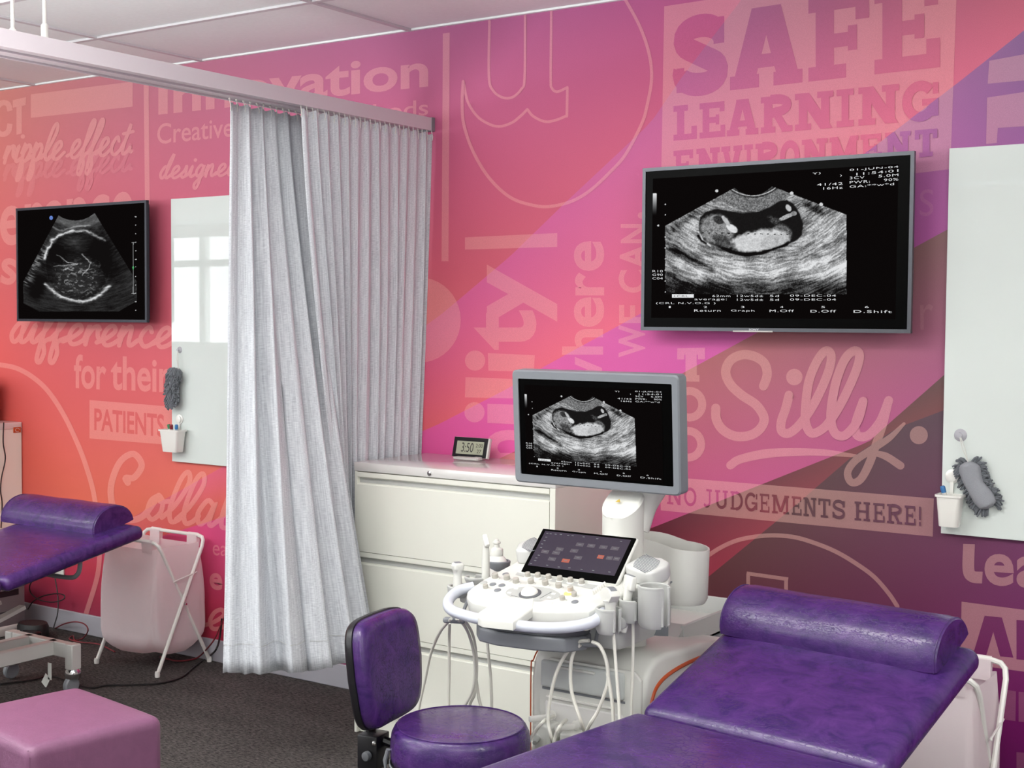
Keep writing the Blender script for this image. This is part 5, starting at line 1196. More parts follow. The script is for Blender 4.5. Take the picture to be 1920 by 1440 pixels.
# cup holders
def cup(name, px, top, botm, Y, r, open_ang, m='grey_plastic', parent=UM, deep=None):
    """C-shaped probe holder, open on one side"""
    c = hit(px, (top), 1, Y); zb = hit(px, botm, 1, Y)[2]; zt = c[2]; bm = new(); n = 26
    an = [math.radians(open_ang+22+(360-44)*i/n) for i in range(n+1)]
    rings = []
    for z, ro in ((zt, r), (zb+.012, r*.97), (zb, r*.8)):
        rings.append([(c[0]+ro*math.cos(a), Y+ro*math.sin(a), z) for a in an])
    inn = [[(c[0]+(r-.006)*math.cos(a), Y+(r-.006)*math.sin(a), z) for a in an] for z in (zb+.014, zt)]
    allr = [[bm.verts.new(p) for p in q] for q in rings+inn]
    for a, b in zip(allr, allr[1:]+allr[:1]):
        for i in range(n): bm.faces.new((a[i], a[i+1], b[i+1], b[i]))
    for i in (0, n): bm.faces.new([q[i] for q in allr])
    bmesh.ops.recalc_face_normals(bm, faces=bm.faces[:])
    o = obj(name, bm, m, parent, 45)
    bm = new()
    tube(bm, [(c[0]+(r-.003)*math.cos(a), Y+(r-.003)*math.sin(a), zt) for a in an], .0042, 6)
    for i in (0, n): tube(bm, [(c[0]+(r-.003)*math.cos(an[i]), Y+(r-.003)*math.sin(an[i]), z) for z in (zt, (zt+zb)/2, zb+.008)], .0042, 6)
    obj('rim', bm, m, o)
    return c, zb
cup('probe_cup', 1141, 1142, 1187, 2.93, .033, -10); cup('probe_cup', 1182, 1126, 1166, 3.02, .029, -10); cup('drink_cup', 1226, 1100, 1176, 3.03, .041, -5)
cup('probe_cup', 862, 1100, 1118, 2.98, .034, 150); cup('probe_cup', 893, 1083, 1094, 3.12, .034, 150); cup('bottle_cup', 934, 1053, 1068, 3.24, .036, 150, 'mid_grey')
bm = new(); box(bm, -1.73, -1.68, 2.98, 3.10, .765, .795, .008, 2); obj('holder_bracket', bm, 'grey_plastic', UM)
bm = new(); box(bm, -2.19, -2.04, 2.97, 3.22, .775, .80, .008, 2); obj('holder_bracket', bm, 'grey_plastic', UM)
# rear bucket
Yb = 3.40; z1 = hit(1318, 1022, 1, Yb)[2]; z0 = hit(1305, 1132, 1, Yb)[2]
c1 = (-1.715, Yb); c2_ = (-1.825, Yb+.02); ra = .066; pts = []
for i in range(13): a_ = math.radians(-115+230*i/12); pts.append((c1[0]+ra*math.cos(a_), c1[1]+ra*math.sin(a_)))
for i in range(13): a_ = math.radians(68+224*i/12); pts.append((c2_[0]+ra*math.cos(a_), c2_[1]+ra*math.sin(a_)))
cx0 = (c1[0]+c2_[0])/2
bm = new(); rings = []
for k, z in ((1, z1), (.97, z0+.015), (.9, z0)): rings.append([bm.verts.new((cx0+(x-cx0)*k, Yb+(y-Yb)*k, z+(.012*(cx0-x)/.1 if z == z1 else 0))) for x, y in pts])
for k, z in ((.9, z0+.01), (.955, z1)): rings.append([bm.verts.new((cx0+(x-cx0)*k, Yb+(y-Yb)*k, z+(.012*(cx0-x)/.1 if z == z1 else 0))) for x, y in pts])
for a, b in zip(rings, rings[1:]+rings[:1]):
    if a is rings[2]: continue
    for i in range(len(pts)): j = (i+1) % len(pts); bm.faces.new((a[i], a[j], b[j], b[i]))
bm.faces.new(rings[2]); bm.faces.new(rings[3]); bmesh.ops.recalc_face_normals(bm, faces=bm.faces[:])
bk = obj('side_bucket', bm, 'white_plastic', UM, 50)
zz = hit(1285, 1090, 1, Yb-.06)[2]
bm = new(); tube(bm, [(c1[0]-.035+.055*math.sin(math.radians(t_))*1.0-.0, Yb-ra*1.0+.004+.010*(t_/90)**2, zz-.010+.038*(1-math.cos(math.radians(t_)))) for t_ in range(0, 91, 10)], .0035, 6); obj('bucket_grip', bm, 'mid_grey', bk)
bm = new(); box(bm, -1.86, -1.78, 3.28, 3.40, .78, .82, .01, 2); obj('bucket_bracket', bm, 'grey_plastic', UM)
# cable hooks
def hook(px, py, Y):
    c = hit(px, py, 1, Y); bm = new(); box(bm, -.030, .030, -.012, .012, -.007, .007, .005, 3, T(*c)@Rz(20)); tube(bm, [(c[0]+.02, Y+.004, c[2]), (c[0]+.012, Y+.03, c[2]+.03), (c[0]+.006, Y+.06, c[2]+.05)], .005, 8, smooth=3); obj('cable_hook', bm, 'mid_grey', UM); return c
hook(852, 1163, 2.90); hook(1102, 1207, 2.96)
# lamp ring glow under one knob
b2 = new(); lathe(b2, [(.0125, .0002), (.0125, .0012), (.009, .0014)], 20, onp(1066, 1113)); obj('knob_glow', b2, mat('amber', (255, 190, 110), .5, emit=(250, 170, 90)), con)

# ---------------------------------------------------------------- probes, bottle and their leads
def lead(t, P, Y, r=.0042, m='cable_white', name='cable'):
    bm = new(); pts = [hit(p[0], p[1], 1, p[2] if len(p) > 2 else Y) for p in P]; tube(bm, smooth_pts(pts, 6), r, 8); return obj(name, bm, m, t)
def probe(label, px, py, Y, tilt, kind, leads, lean=0):
    c = hit(px, py, 1, Y); M = T(*c)@Rz(-34)@Ry(tilt)@Rx(lean); t = thing('ultrasound_probe', label, 'probe', T(*c)); I = T(*c).inverted()@M
    bm = new()
    if kind == 'curved':
        lathe(bm, [(.0, -.075), (.011, -.07), (.013, -.03), (.014, -.01), (.02, .0)], 18, I)
        b2 = bmesh.new(); P = [(-.017, -.004), (-.034, .012)]+[(.040*math.sin(math.radians(a_)), -.006+.040*math.cos(math.radians(a_))) for a_ in range(-58, 59, 9)]+[(.034, .012), (.017, -.004)]
        prism(bm, P, 1, -.013, .013, .006, 3, I); o = obj('probe_body', bm, 'white_plastic', t)
        bm = new(); P = [(.0405*math.sin(math.radians(a_)), -.006+.0405*math.cos(math.radians(a_))) for a_ in range(-40, 41, 8)]; P += [(x*.86, z*.86) for x, z in P[::-1]]
        prism(bm, P, 1, -.0095, .0095, .001, 1, I); obj('lens', bm, 'mid_grey', t)
    elif kind == 'linear':
        lathe(bm, [(.009, -.12), (.0115, -.10), (.0115, -.03), (.014, -.012), (.013, .0)], 16, I); box(bm, -.024, .024, -.0085, .0085, -.012, .026, .005, 3, I); obj('probe_body', bm, 'white_plastic', t)
        bm = new(); box(bm, -.020, .020, -.0045, .0045, .024, .0278, .001, 1, I); obj('lens', bm, 'mid_grey', t)
    elif kind == 'stub':
        lathe(bm, [(.014, -.05), (.0125, -.02), (.011, .0), (.013, .012), (.017, .018), (.018, .028)], 16, I); box(bm, -.0165, .0165, -.014, .014, .014, .036, .006, 3, I); obj('probe_body', bm, 'white_plastic', t)
        bm = new(); box(bm, -.010, .010, -.009, .009, .034, .0375, .003, 2, I); obj('lens', bm, 'mid_grey', t)
    else:
        lathe(bm, [(.010, -.11), (.012, -.09), (.0115, -.04), (.0085, 0)], 16, I); box(bm, -.03, .010, -.007, .007, -.004, .010, .004, 3, I@T(.004, 0, .002)@Ry(48)); obj('probe_body', bm, 'white_plastic', t)
        bm = new(); box(bm, -.028, .008, -.005, .005, .009, .012, .001, 1, I@T(.004, 0, .002)@Ry(48)); obj('lens', bm, 'powder_white', t)
    Ic = T(*c).inverted()
    for P in leads:
        o = lead(t, P, Y); o.data.transform(Ic)
    return t
probe('white curved probe in the front right holder of the ultrasound machine', 1144, 1126, 2.93, -7, 'curved', [[(1150, 1188), (1152, 1210), (1155, 1250), (1158, 1290), (1161, 1330), (1163, 1400), (1160, 1500, 3.0)]])
probe('slim white probe standing upright in the second right holder', 1180, 1098, 3.02, 0, 'linear', [[(1187, 1166), (1187, 1200), (1186, 1260), (1184, 1320), (1184, 1400), (1182, 1500, 3.05)]], -78+70)
probe('short white probe in the front left holder above the control panel', 858, 1079, 2.98, 0, 'stub', [[(912, 1172, 3.06), (915, 1220, 3.04), (920, 1270, 3.04), (922, 1330, 3.04), (921, 1400, 3.04), (930, 1480, 3.04)]])
probe('thin upright probe with a slanted tip in the rear left holder', 911, 1022, 3.12, 0, 'slant', [[(843, 1168, 2.95), (842, 1200, 2.99), (842, 1260, 3.0), (841, 1320, 3.0), (842, 1400, 3.0), (850, 1470, 3.0)]])
t = thing('gel_bottle', 'white squeeze bottle in the rear left cup of the ultrasound machine', 'bottle', T(*hit(931, 1058, 1, 3.24)))
bm = new(); lathe(bm, [(.0, -.03), (.030, -.03), (.032, -.01), (.032, .006), (.027, .018), (.019, .026)], 24); obj('bottle', bm, 'ball_white', t)
bm = new(); lathe(bm, [(.0195, .026), (.0195, .044), (.017, .047)], 24); obj('cap', bm, 'white_plastic', t)
bm = new(); lathe(bm, [(.017, .046), (.009, .050), (.008, .060), (.012, .062), (.012, .066), (.007, .069), (.006, .074), (0, .076)], 20); obj('nozzle', bm, 'white_plastic', t)
# the looped leads hung on the hooks
t = thing('cable_loop', 'white cable loops hanging from the left hook of the ultrasound machine', 'cable', T(*hit(852, 1163, 1, 2.9))); Ic = t.matrix_world.inverted()
for P in ([(846, 1160), (825, 1185, 2.93), (808, 1225, 2.98), (798, 1270, 3.0), (786, 1325, 3.0), (775, 1400, 3.0), (790, 1460, 3.0)], [(856, 1160), (872, 1175, 2.93), (884, 1205, 2.98), (890, 1245, 3.0), (887, 1290, 3.0), (873, 1320, 3.0), (850, 1345, 3.0), (830, 1400, 3.0)], [(860, 1160), (876, 1170, 2.93), (889, 1200, 2.99), (894, 1250, 3.01), (890, 1300, 3.01), (881, 1322, 3.01), (860, 1400, 3.01)], [(892, 1268, 3.02), (898, 1310, 3.02), (904, 1335, 3.02), (912, 1400, 3.02)]):
    o = lead(t, P, 2.88); o.data.transform(Ic)
t = thing('cable_loop', 'white cable loops hanging from the right hook over the connector panel', 'cable', T(*hit(1102, 1207, 1, 2.94))); Ic = t.matrix_world.inverted()
for P in ([(1105, 1201), (1085, 1204), (1062, 1225), (1042, 1265), (1030, 1320), (1028, 1355), (1034, 1384), (1040, 1410, 3.0)], [(1110, 1203), (1125, 1212), (1137, 1240), (1140, 1275), (1132, 1305), (1120, 1335), (1105, 1360), (1090, 1392, 3.0)], [(1088, 1209), (1076, 1222), (1070, 1250), (1071, 1290), (1078, 1320), (1090, 1355), (1102, 1390, 3.0)], [(1139, 1262), (1144, 1290), (1149, 1330), (1151, 1400)], [(1038, 1342, 3.03), (1020, 1352), (1003, 1372), (988, 1400), (975, 1440)], [(1062, 1350, 3.03), (1050, 1362), (1040, 1385), (1030, 1440)]):
    o = lead(t, P, 2.94, .0048); o.data.transform(Ic)

# ================================================================ stool
S = T(-2.045, 2.785, 0)
st = thing('stool', 'round purple vinyl stool with a padded backrest in front of the machine', 'stool', S)
zt = .510; r = .181
bm = new(); lathe(bm, [(r*.90, zt-.098), (r*.985, zt-.092), (r*1.0, zt-.075), (r*1.0, zt-.045), (r*.985, zt-.022), (r*.945, zt-.007), (r*.90, zt-.001), (r*.88, zt-.0015), (r*.7, zt+.001), (r*.3, zt+.001), (0, zt+.0005)], 56); obj('seat', bm, 'purple_vinyl', st, 60)
bm = new(); tube(bm, [(r*.905*math.cos(2*math.pi*i/48), r*.905*math.sin(2*math.pi*i/48), zt-.0015) for i in range(48)], .0022, 6, True); obj('seat_piping', bm, 'purple_vinyl', st)
bm = new(); lathe(bm, [(0, zt-.112), (r*.95, zt-.112), (r*1.0, zt-.106), (r*1.005, zt-.096), (r*.97, zt-.092), (0, zt-.092)], 48); obj('seat_rim', bm, 'black_plastic', st)
bm = new(); tube(bm, [(r*1.003*math.cos(2*math.pi*i/48), r*1.003*math.sin(2*math.pi*i/48), zt-.101) for i in range(48)], .003, 6, True); obj('rim_trim', bm, 'mid_grey', st)
bm = new(); lathe(bm, [(.05, zt-.15), (.055, zt-.11)], 20); lathe(bm, [(.016, .1), (.016, zt-.12)], 16); lathe(bm, [(.03, .06), (.028, .25)], 16); obj('gas_column', bm, 'black_plastic', st)
for k in range(5):
    a_ = math.radians(72*k+20); bm = new(); b2 = bmesh.new(); box(bm, 0, .25, -.02, .02, .065, .10, .008, 2, Rz(72*k+20)); lg = obj('base_leg', bm, 'black_plastic', st)
    bm = new(); lathe(bm, [(.005, -.012), (.024, -.012), (.028, -.007), (.028, .007), (.024, .012), (.005, .012)], 16, T(.235*math.cos(a_), .235*math.sin(a_), .028)@Ry(90)); lathe(bm, [(.006, .03), (.006, .07)], 8, T(.235*math.cos(a_), .235*math.sin(a_), 0)); obj('caster', bm, 'black_rubber', lg)
# backrest
bc = hit(717, 1252, 1, 2.735); phi = 10
MBk = S.inverted()@T(*bc)@Rz(phi)@Ry(-7)
def se(w, h, n=44, ex=.42): return [(w*math.copysign(abs(math.cos(2*math.pi*i/n))**ex, math.cos(2*math.pi*i/n)), h*math.copysign(abs(math.sin(2*math.pi*i/n))**ex, math.sin(2*math.pi*i/n))) for i in range(n)]
def shell(bm, layers):
    rg = []
    for (x, w, h, bow) in layers: rg.append([bm.verts.new(MBk@Vector((x-bow*(q/.16)**2, q*(1-.10*(.145-z)/.29*0), z))) for q, z in [(a_*(1-.12*max(0, -b_)/.145), b_) for a_, b_ in se(w, h)]])
    for a, b in zip(rg, rg[1:]):
        for i in range(len(a)): j = (i+1) % len(a); bm.faces.new((a[i], a[j], b[j], b[i]))
    bm.faces.new(rg[0]); bm.faces.new(rg[-1]); bmesh.ops.recalc_face_normals(bm, faces=bm.faces[:])
bw = .158; bh = .146
bm = new(); shell(bm, [(-.012, bw*.97, bh*.975, -.018), (.012, bw*.97, bh*.975, -.018), (.024, bw*.93, bh*.93, -.018), (.031, bw*.8, bh*.8, -.018), (.034, bw*.5, bh*.5, -.018)]); obj('back_pad', bm, 'purple_vinyl', st, 60)
bm = new(); shell(bm, [(-.034, bw*.8, bh*.8, -.018), (-.030, bw*.97, bh*.97, -.018), (-.022, bw, bh, -.018), (-.008, bw, bh, -.018), (-.006, bw*.96, bh*.96, -.018)]); obj('back_shell', bm, 'black_plastic', st, 60)
bcl = S.inverted()@Vector(bc)
bm = new(); box(bm, -.006, .006, -.02, .02, -.28, .0, .002, 1, T(bcl.x-.038, bcl.y, bcl.z)@Rz(phi)); obj('back_bar', bm, 'black_plastic', st)
mz = hit(700, 1405, 1, 2.72); ml = S.inverted()@Vector(mz)
bm = new(); box(bm, -.03, .03, -.034, .034, -.045, .045, .004, 2, T(*ml)@Rz(phi)); tube(bm, [(ml.x, ml.y+.0, ml.z+.035), (-.10, .01, zt-.118), (-.02, 0, zt-.118)], .012, 8); mb = obj('back_clamp', bm, 'black_plastic', st)
bm = new(); lathe(bm, [(0, .010), (.006, .009), (.007, 0)], 10, T(ml.x+.034, ml.y-.03, ml.z+.03)@Rz(-60)@Rx(90)); obj('clamp_bolt', bm, 'chrome', mb)
bm = new(); lathe(bm, [(0, .016), (.012, .012), (.013, 0)], 12, T(ml.x+.012, ml.y-.036, ml.z-.005)@Rx(90)); obj('clamp_knob', bm, 'dark_grey', mb)
bm = new(); P = [hit(728, 1405, 1, 2.66), hit(722, 1425, 1, 2.66), hit(724, 1450, 1, 2.66)]; tube(bm, [S.inverted()@Vector(p) for p in P]+[Vector((-.05, -.05, zt-.13))], .006, 8); obj('lever', bm, 'mid_grey', st)
# ================================================================ small things
# clock on the filing cabinet
cc = hit(884, 861, 2, 1.02)
t = thing('desk_clock', 'small black digital clock with silver edge on the white cabinet', 'clock', T(cc[0], 4.17, 1.0205)@Rz(0))
Mk = T(0, 0, .002)@Rx(-14)
bm = new(); box(bm, -.083, .083, -.004, .010, .004, .082, .002, 2, Mk); obj('case', bm, 'frame_silver', t)
bm = new(); box(bm, -.083, .076, -.006, -.0035, .005, .081, .001, 1, Mk); obj('face', bm, 'black_plastic', t, 0)
bm = new(); box(bm, -.066, .060, -.0068, -.0055, .016, .066, 0, 1, Mk); lcd = obj('display', bm, 'lcd', t, 0)
bm = new(); box(bm, -.055, .055, -.035, .030, 0, .010, .003, 2); box(bm, .03, .06, -.03, .0, .0, .012, .002, 1); obj('stand', bm, 'frame_silver', t)
def clocktext(s, x0, x1, z0, z1, o):
    a, b = ft(s, ((x0, z0), (x1, z0), (x1, z1), (x0, z1)), o); vs = [Mk@Vector((p[0], -.0073, p[1])) for p in a]; pydata('digits', vs, b, 'ink_dark', lcd)
clocktext('3:50', -.042, .014, .024, .060, .0); clocktext('2:00', .024, .056, .044, .058, .0); clocktext('27', .032, .052, .022, .036, .0)
# wall things
def suction(t, I, x, y, z, r, m):
    bm = new(); lathe(bm, [(r, 0), (r*.9, .003), (r*.45, .007), (r*.4, .014), (0, .015)], 20, I@T(x, y, z)@Rx(90)); return obj('suction_cup', bm, m, t)
def mitt(label, hook_px, prof_px, wid, depth, front, Y=4.235):
    """chenille wash mitt hanging from a suction hook; prof_px: centre line of the mitt in pixels"""
    hk = hit(*hook_px, 1, D-.0182); t = thing('wash_mitt', label, 'wash mitt', T(*hk)); I = t.matrix_world.inverted()
    suction(t, I, hk[0], D-.0182, hk[2], .020 if front else .015, 'cup_clear' if 'cup_clear' in MATS else 'chrome')
    P = [np.array(hit(*p, 1, Y)) for p in prof_px]; Q = smooth_pts(P, 5)
    bm = new(); a = P[0]
    tube(bm, [I@Vector((hk[0], D-.03, hk[2])), I@Vector((a[0]*.5+hk[0]*.5-.003, Y, a[2]*.5+hk[2]*.5)), I@Vector(a)], .0016, 5); tube(bm, [I@Vector((hk[0]+.002, D-.03, hk[2])), I@Vector((a[0]*.5+hk[0]*.5+.005, Y, a[2]*.5+hk[2]*.5)), I@Vector(a)], .0016, 5)
    obj('hanging_loop', bm, 'white_plastic', t)
    n = len(Q); rings = []; bm = new()
    for i, q in enumerate(Q):
        s = i/(n-1); w_ = wid*np.interp(s, [0, .06, .2, .45, .7, .9, 1], [.30, .72, 1, .84, .98, .8, .3]); tt = Q[min(i+1, n-1)]-Q[max(i-1, 0)]; tt = tt/np.linalg.norm(tt); sd = np.array([-tt[2], 0, tt[0]])
        rings.append([bm.verts.new(I@Vector(q+sd*w_*math.cos(2*math.pi*k/20)+np.array([0, 1, 0])*depth*min(1, w_/wid+.2)*math.sin(2*math.pi*k/20))) for k in range(20)])
    for a_, b_ in zip(rings, rings[1:]):
        for k in range(20): bm.faces.new((a_[k], a_[(k+1) % 20], b_[(k+1) % 20], b_[k]))
    bm.faces.new(rings[0][::-1]); bm.faces.new(rings[-1]); body = obj('mitt_body', bm, 'mitt_light' if front else 'mitt_grey', t)
    R = random.Random(4); bm = new(); rnd = R.uniform
    for _ in range(260 if front else 420):
        s = rnd(0, 1); i = int(s*(n-1)); q = Q[i]; w_ = wid*np.interp(s, [0, .06, .2, .45, .7, .9, 1], [.30, .72, 1, .84, .98, .8, .3])
        tt = Q[min(i+1, n-1)]-Q[max(i-1, 0)]; tt = tt/np.linalg.norm(tt); sd = np.array([-tt[2], 0, tt[0]])
        if front:
            k = R.choice([-1, 1])*rnd(.72, 1.0); yoff = rnd(.0, .018); base_ = q+sd*w_*k+np.array([0, yoff, 0]); end_w = 1 if s > .9 else 0
            d_ = sd*np.sign(k)*rnd(.5, 1)+tt*(rnd(-.3, .5)+end_w*1.2-(.9 if s < .08 else 0))+np.array([0, rnd(-.3, .2), 0])
            L_ = rnd(.016, .026)
        else:
            k = rnd(-1, 1); base_ = q+sd*w_*k*.95+np.array([0, -depth*math.sqrt(max(0, 1-k*k)), 0]); d_ = sd*k*.8+np.array([0, -.35, 0])+np.array([0, 0, -1])*rnd(.4, 1)+tt*0; L_ = rnd(.016, .026)
        d_ = d_/np.linalg.norm(d_); e = base_+d_*L_+np.array([0, 0, -.004]); mid = base_+d_*L_*.5+np.array([rnd(-.002, .002), 0, .001])
        tube(bm, [I@Vector(base_), I@Vector(mid), I@Vector(e)], .0032, 5, radii=[.0024, .0036, .0026])
    o = obj('chenille_strands', bm, 'mitt_grey', t, 60); o['kind'] = 'stuff'; return t
mat('cup_clear', (214, 212, 220), .15, alpha=.6)
mitt('grey chenille wash mitt on the right board, smooth mesh side outward', (1801, 816), [(1815, 866), (1818, 880), (1826, 905), (1838, 925), (1850, 942), (1856, 952)], .034, .022, True)
mitt('dark grey shaggy wash mitt hanging on the left board above the pen pot', (337, 656), [(334, 692), (329, 705), (326, 725), (326, 745), (329, 760)], .034, .024, False)
def penpot(label, c0, c1, zt, zb, disc):
    xc = (c0[0]+c1[0])/2; hw = (c1[0]-c0[0])/2; Y = D-.055; t = thing('pen_pot', label, 'pen pot', T(xc, Y, zb)); h_ = zt-zb
    rings = []; bm = new(); b2 = bmesh.new()
    def rr4(w, d, z, r=.012, n=4):
        P = []
        for cx, cy, a0 in ((w-r, d-r, 0), (-w+r, d-r, 90), (-w+r, -d+r, 180), (w-r, -d+r, 270)):
            for i in range(n+1): a_ = math.radians(a0+90*i/n); P.append((cx+r*math.cos(a_), cy+r*math.sin(a_), z))
        return P
    d0 = .032
    L_ = [rr4(hw*.74, d0*.74, 0), rr4(hw*.76, d0*.76, .002), rr4(hw*.94, d0*.94, h_-.007), rr4(hw*1.05, d0*1.05, h_-.007), rr4(hw*1.05, d0*1.05, h_), rr4(hw*.9, d0*.9, h_), rr4(hw*.7, d0*.7, .006)]
    v = [[b2.verts.new(p) for p in q] for q in L_]
    for a, b in zip(v, v[1:]):
        for i in range(len(a)): j = (i+1) % len(a); b2.faces.new((a[i], a[j], b[j], b[i]))
    b2.faces.new(v[0]); b2.faces.new(v[-1]); bmesh.ops.recalc_face_normals(b2, faces=b2.faces[:]); merge(bm, b2); obj('pot', bm, 'ball_white', t, 40)
    dk = hit(*disc, 1, D-.02); bm = new(); lathe(bm, [(.022, 0), (.022, .004), (.016, .006), (.016, .012), (.010, .014), (0, .014)], 26, T(dk[0]-xc, D-.0185-Y, dk[2]-zb)@Rx(90)); obj('suction_disc', bm, 'ball_white', t)
    bm = new(); box(bm, dk[0]-xc-.005, dk[0]-xc+.005, D-.02-Y-.008, D-.02-Y, h_-.03, dk[2]-zb); obj('pot_strap', bm, 'ball_white', t)
    return xc, Y, zt
Yc = D-.055
a = hit(1758, 925, 1, Yc); b = hit(1806, 927, 1, Yc); zb = hit(1785, 987, 1, Yc)[2]
xr_, yr_, zr_ = penpot('white pen pot at the lower edge of the right board', a, b, a[2], zb, (1786, 893))
a = hit(306, 804, 1, Yc); b = hit(342, 806, 1, Yc); zb = hit(325, 847, 1, Yc)[2]
xl_, yl_, zl_ = penpot('white pen pot below the shaggy mitt on the left board', a, b, a[2], zb, (337, 786))
def pen(label, x, y, z, tilt, m, L_=.105):
    t = thing('marker_pen', label, 'pen', T(x, y, z)@Ry(tilt)@Rx(6)); bm = new(); lathe(bm, [(.0, -L_+.018), (.0072, -L_+.018), (.0076, 0)], 12); obj('barrel', bm, 'white_plastic', t)
    bm = new(); lathe(bm, [(.0078, -.004), (.0082, .010), (.0078, .014), (.006, .0175), (0, .018)], 12); obj('cap', bm, m, t)
mat('ink_blue', (58, 120, 178), .35); mat('ink_red', (130, 24, 40), .35); mat('ink_green', (50, 130, 80), .35)
pen('blue-capped marker in the pot on the right board', xr_-.020, yr_-.002, zr_+.008, -14, 'ink_blue')
pen('green-capped marker in the left pot', xl_-.045, yl_-.0, zl_+.008, -16, 'ink_green', .08) if False else pen('green-capped marker in the left pot', xl_-.022, yl_, zl_+.006, -14, 'ink_green')
pen('dark red marker in the middle of the left pot', xl_-.002, yl_-.006, zl_+.006, 2, 'ink_red')
pen('blue-capped marker in the left pot nearest the curtain', xl_+.020, yl_+.004, zl_+.006, 8, 'ink_blue')
# socket on the wall below the left couch, plug and cables
o1 = hit(113, 1064, 1, D); t = thing('wall_socket', 'white wall socket low on the red wall under the left couch', 'socket', T(o1[0], D, o1[2]))
bm = new(); box(bm, -.04, .036, -.010, -.0005, -.034, .034, .003, 2); obj('plate', bm, 'white_plastic', t)
bm = new(); box(bm, -.030, -.006, -.034, -.009, -.012, .016, .005, 2); lathe(bm, [(.004, 0), (.004, .02)], 8, T(-.028, -.02, 0)@Ry(-90)); obj('plug', bm, 'black_plastic', t)
def floor_cable(label, P, r, m, cat='cable'):
    pts = [Vector(p) for p in P]; t = thing('cable', label, cat, T(*pts[0])); bm = new(); tube(bm, smooth_pts([tuple(p-pts[0]) for p in pts], 7), r, 6); obj('lead', bm, m, t)
W_ = lambda x, y, Y: tuple(hit(x, y, 1, Y))
Fz = lambda x, y, z=.006: tuple(hit(x, y, 2, z))
floor_cable('dark cable dropping in loops from the wall socket', [W_(93, 1068, 4.24), W_(75, 1078, 4.2), W_(57, 1095, 4.2), W_(58, 1112, 4.2), W_(75, 1125, 4.18), W_(98, 1129, 4.17), W_(118, 1124, 4.17), W_(120, 1116, 4.18), W_(105, 1113, 4.2), W_(80, 1118, 4.2), W_(62, 1128, 4.2), W_(52, 1143, 4.18)], .0032, 'cable_black')
floor_cable('dark cable hanging straight from the wall socket to the power brick', [W_(101, 1072, 4.24), W_(106, 1100, 4.22), W_(109, 1125, 4.2), W_(108, 1150, 4.18), W_(104, 1165, 4.17), W_(100, 1178, 4.15)], .0032, 'cable_black')
floor_cable('dark red cable curling on the carpet beside the power brick', [Fz(104, 1178), Fz(120, 1170, .04), Fz(140, 1166, .07), W_(158, 1170, 4.15), W_(165, 1182, 4.1), Fz(155, 1197), Fz(140, 1200), Fz(137, 1192), Fz(130, 1198), Fz(150, 1204), Fz(185, 1208), Fz(215, 1222)], .0032, 'cable_red')
floor_cable('dark red cable rising from the carpet behind the basket towards the curtain', [Fz(300, 1232), Fz(330, 1239), Fz(352, 1238), Fz(372, 1232, .012), W_(392, 1212, 4.2), W_(404, 1195, 4.2), W_(414, 1172, 4.2), W_(424, 1150, 4.2)], .0035, 'cable_red')
floor_cable('black cable running over the carpet from the couch to the curtain', [Fz(0, 1283), Fz(60, 1275), Fz(100, 1268), Fz(165, 1289), Fz(200, 1285), Fz(250, 1284), Fz(300, 1281), Fz(340, 1270), Fz(365, 1250), Fz(390, 1232), W_(405, 1218, 4.15), W_(412, 1195, 4.2), W_(416, 1160, 4.2)], .0042, 'cable_black')
t = thing('power_brick', 'black rounded power box with a brush-like vent on the carpet', 'power supply', T(*hit(62, 1196, 2, 0)))
bm = new(); lathe(bm, [(.075, 0), (.08, .01), (.08, .06), (.072, .075), (0, .078)], 24, Matrix.Diagonal((1.1, .8, 1, 1))); obj('housing', bm, 'black_rubber', t)
bm = new(); box(bm, .02, .12, -.085, -.035, .0, .055, .006, 1); [box(bm, .026+.012*k, .031+.012*k, -.088, -.084, .01, .05) for k in range(8)]; obj('adaptor', bm, 'black_plastic', t)
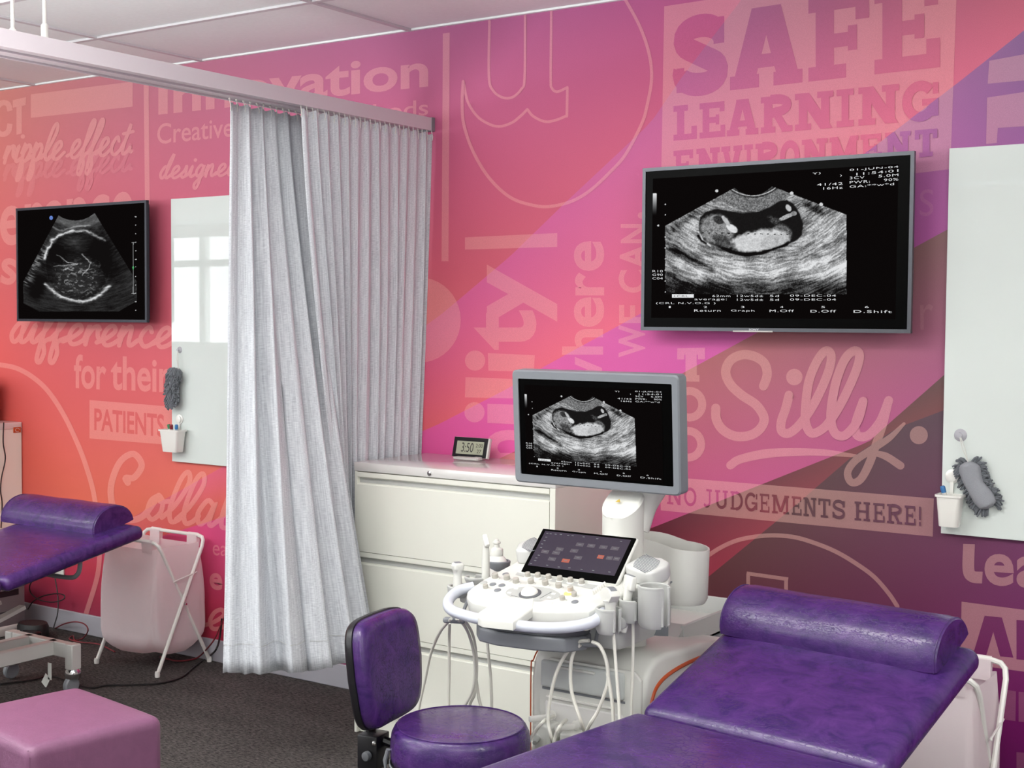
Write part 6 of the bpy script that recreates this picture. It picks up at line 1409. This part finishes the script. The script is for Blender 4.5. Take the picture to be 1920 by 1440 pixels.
# grey equipment case under the left couch
x1_ = hit(48, 1130, 1, 4.12)[0]
t = thing('equipment_case', 'grey plastic equipment case with a slotted side under the left couch', 'case', T(x1_, 4.12, 0))
prof = [(-.30, .04), (-.30, .25), (-.27, .285), (-.02, .30), (0, .28), (0, .04)]
bm = new(); prism(bm, prof, 0, -.20, 0, .012, 2); obj('shell', bm, mat('case_grey', (128, 120, 124), .5), t)
bm = new(); box(bm, -.20, .004, -.31, .006, .0, .055, .01, 2); obj('foot', bm, 'powder_white', t)
bm = new(); box(bm, -.002, .003, -.16, -.04, .195, .225, .001, 1); obj('hand_slot', bm, 'black_plastic', t)
bm = new(); box(bm, -.002, .0015, -.30, .0, .118, .122); obj('seam', bm, 'black_plastic', t, 0)
# printer on the far-left cabinet and its cable, small orange badge
t = thing('printer', 'grey printer cut off by the left edge on top of the cabinet', 'printer', T(-6.01, 4.05, 1.02))
bm = new(); box(bm, -.45, -.0, -.19, .17, .015, .21, .02, 2); box(bm, -.42, -.02, -.17, .15, .0, .018); obj('body', bm, 'grey_plastic', t)
bm = new(); lathe(bm, [(0, .006), (.03, .005), (.035, 0)], 20, T(.0, .06, .14)@Ry(90)); lathe(bm, [(0, .006), (.025, .005), (.03, 0)], 20, T(.0, .05, .07)@Ry(90)); obj('side_dial', bm, 'mid_grey', t)
bm = new(); box(bm, -.40, -.04, -.15, .12, .205, .235, .012, 2); obj('lid', bm, 'powder_white', t)
pc_ = hit(32, 806, 0, -5.903)
t = thing('cabinet_tag', 'small orange tag on the side of the far-left cabinet', 'tag', T(-5.9035, pc_[1], pc_[2])); bm = new(); box(bm, -.001, .002, -.022, .022, -.014, .014, .001, 1); obj('plate', bm, 'orange_trim', t)
bm = new(); tube(bm, [(.003, .012*math.cos(a_/10), .009*math.sin(a_/10)) for a_ in range(0, 55, 6)], .0012, 4); obj('emblem', bm, 'powder_white', t)
floor_cable('thin dark cable hanging down the side of the far-left cabinet', [(-5.892, p[1], p[2]) for p in [hit(x, y, 0, -5.892) for x, y in ((7, 792), (6, 830), (10, 860), (3, 895), (1, 920), (4, 945), (2, 990))]], .003, 'cable_black')
# ceiling light panels (give the room its light)
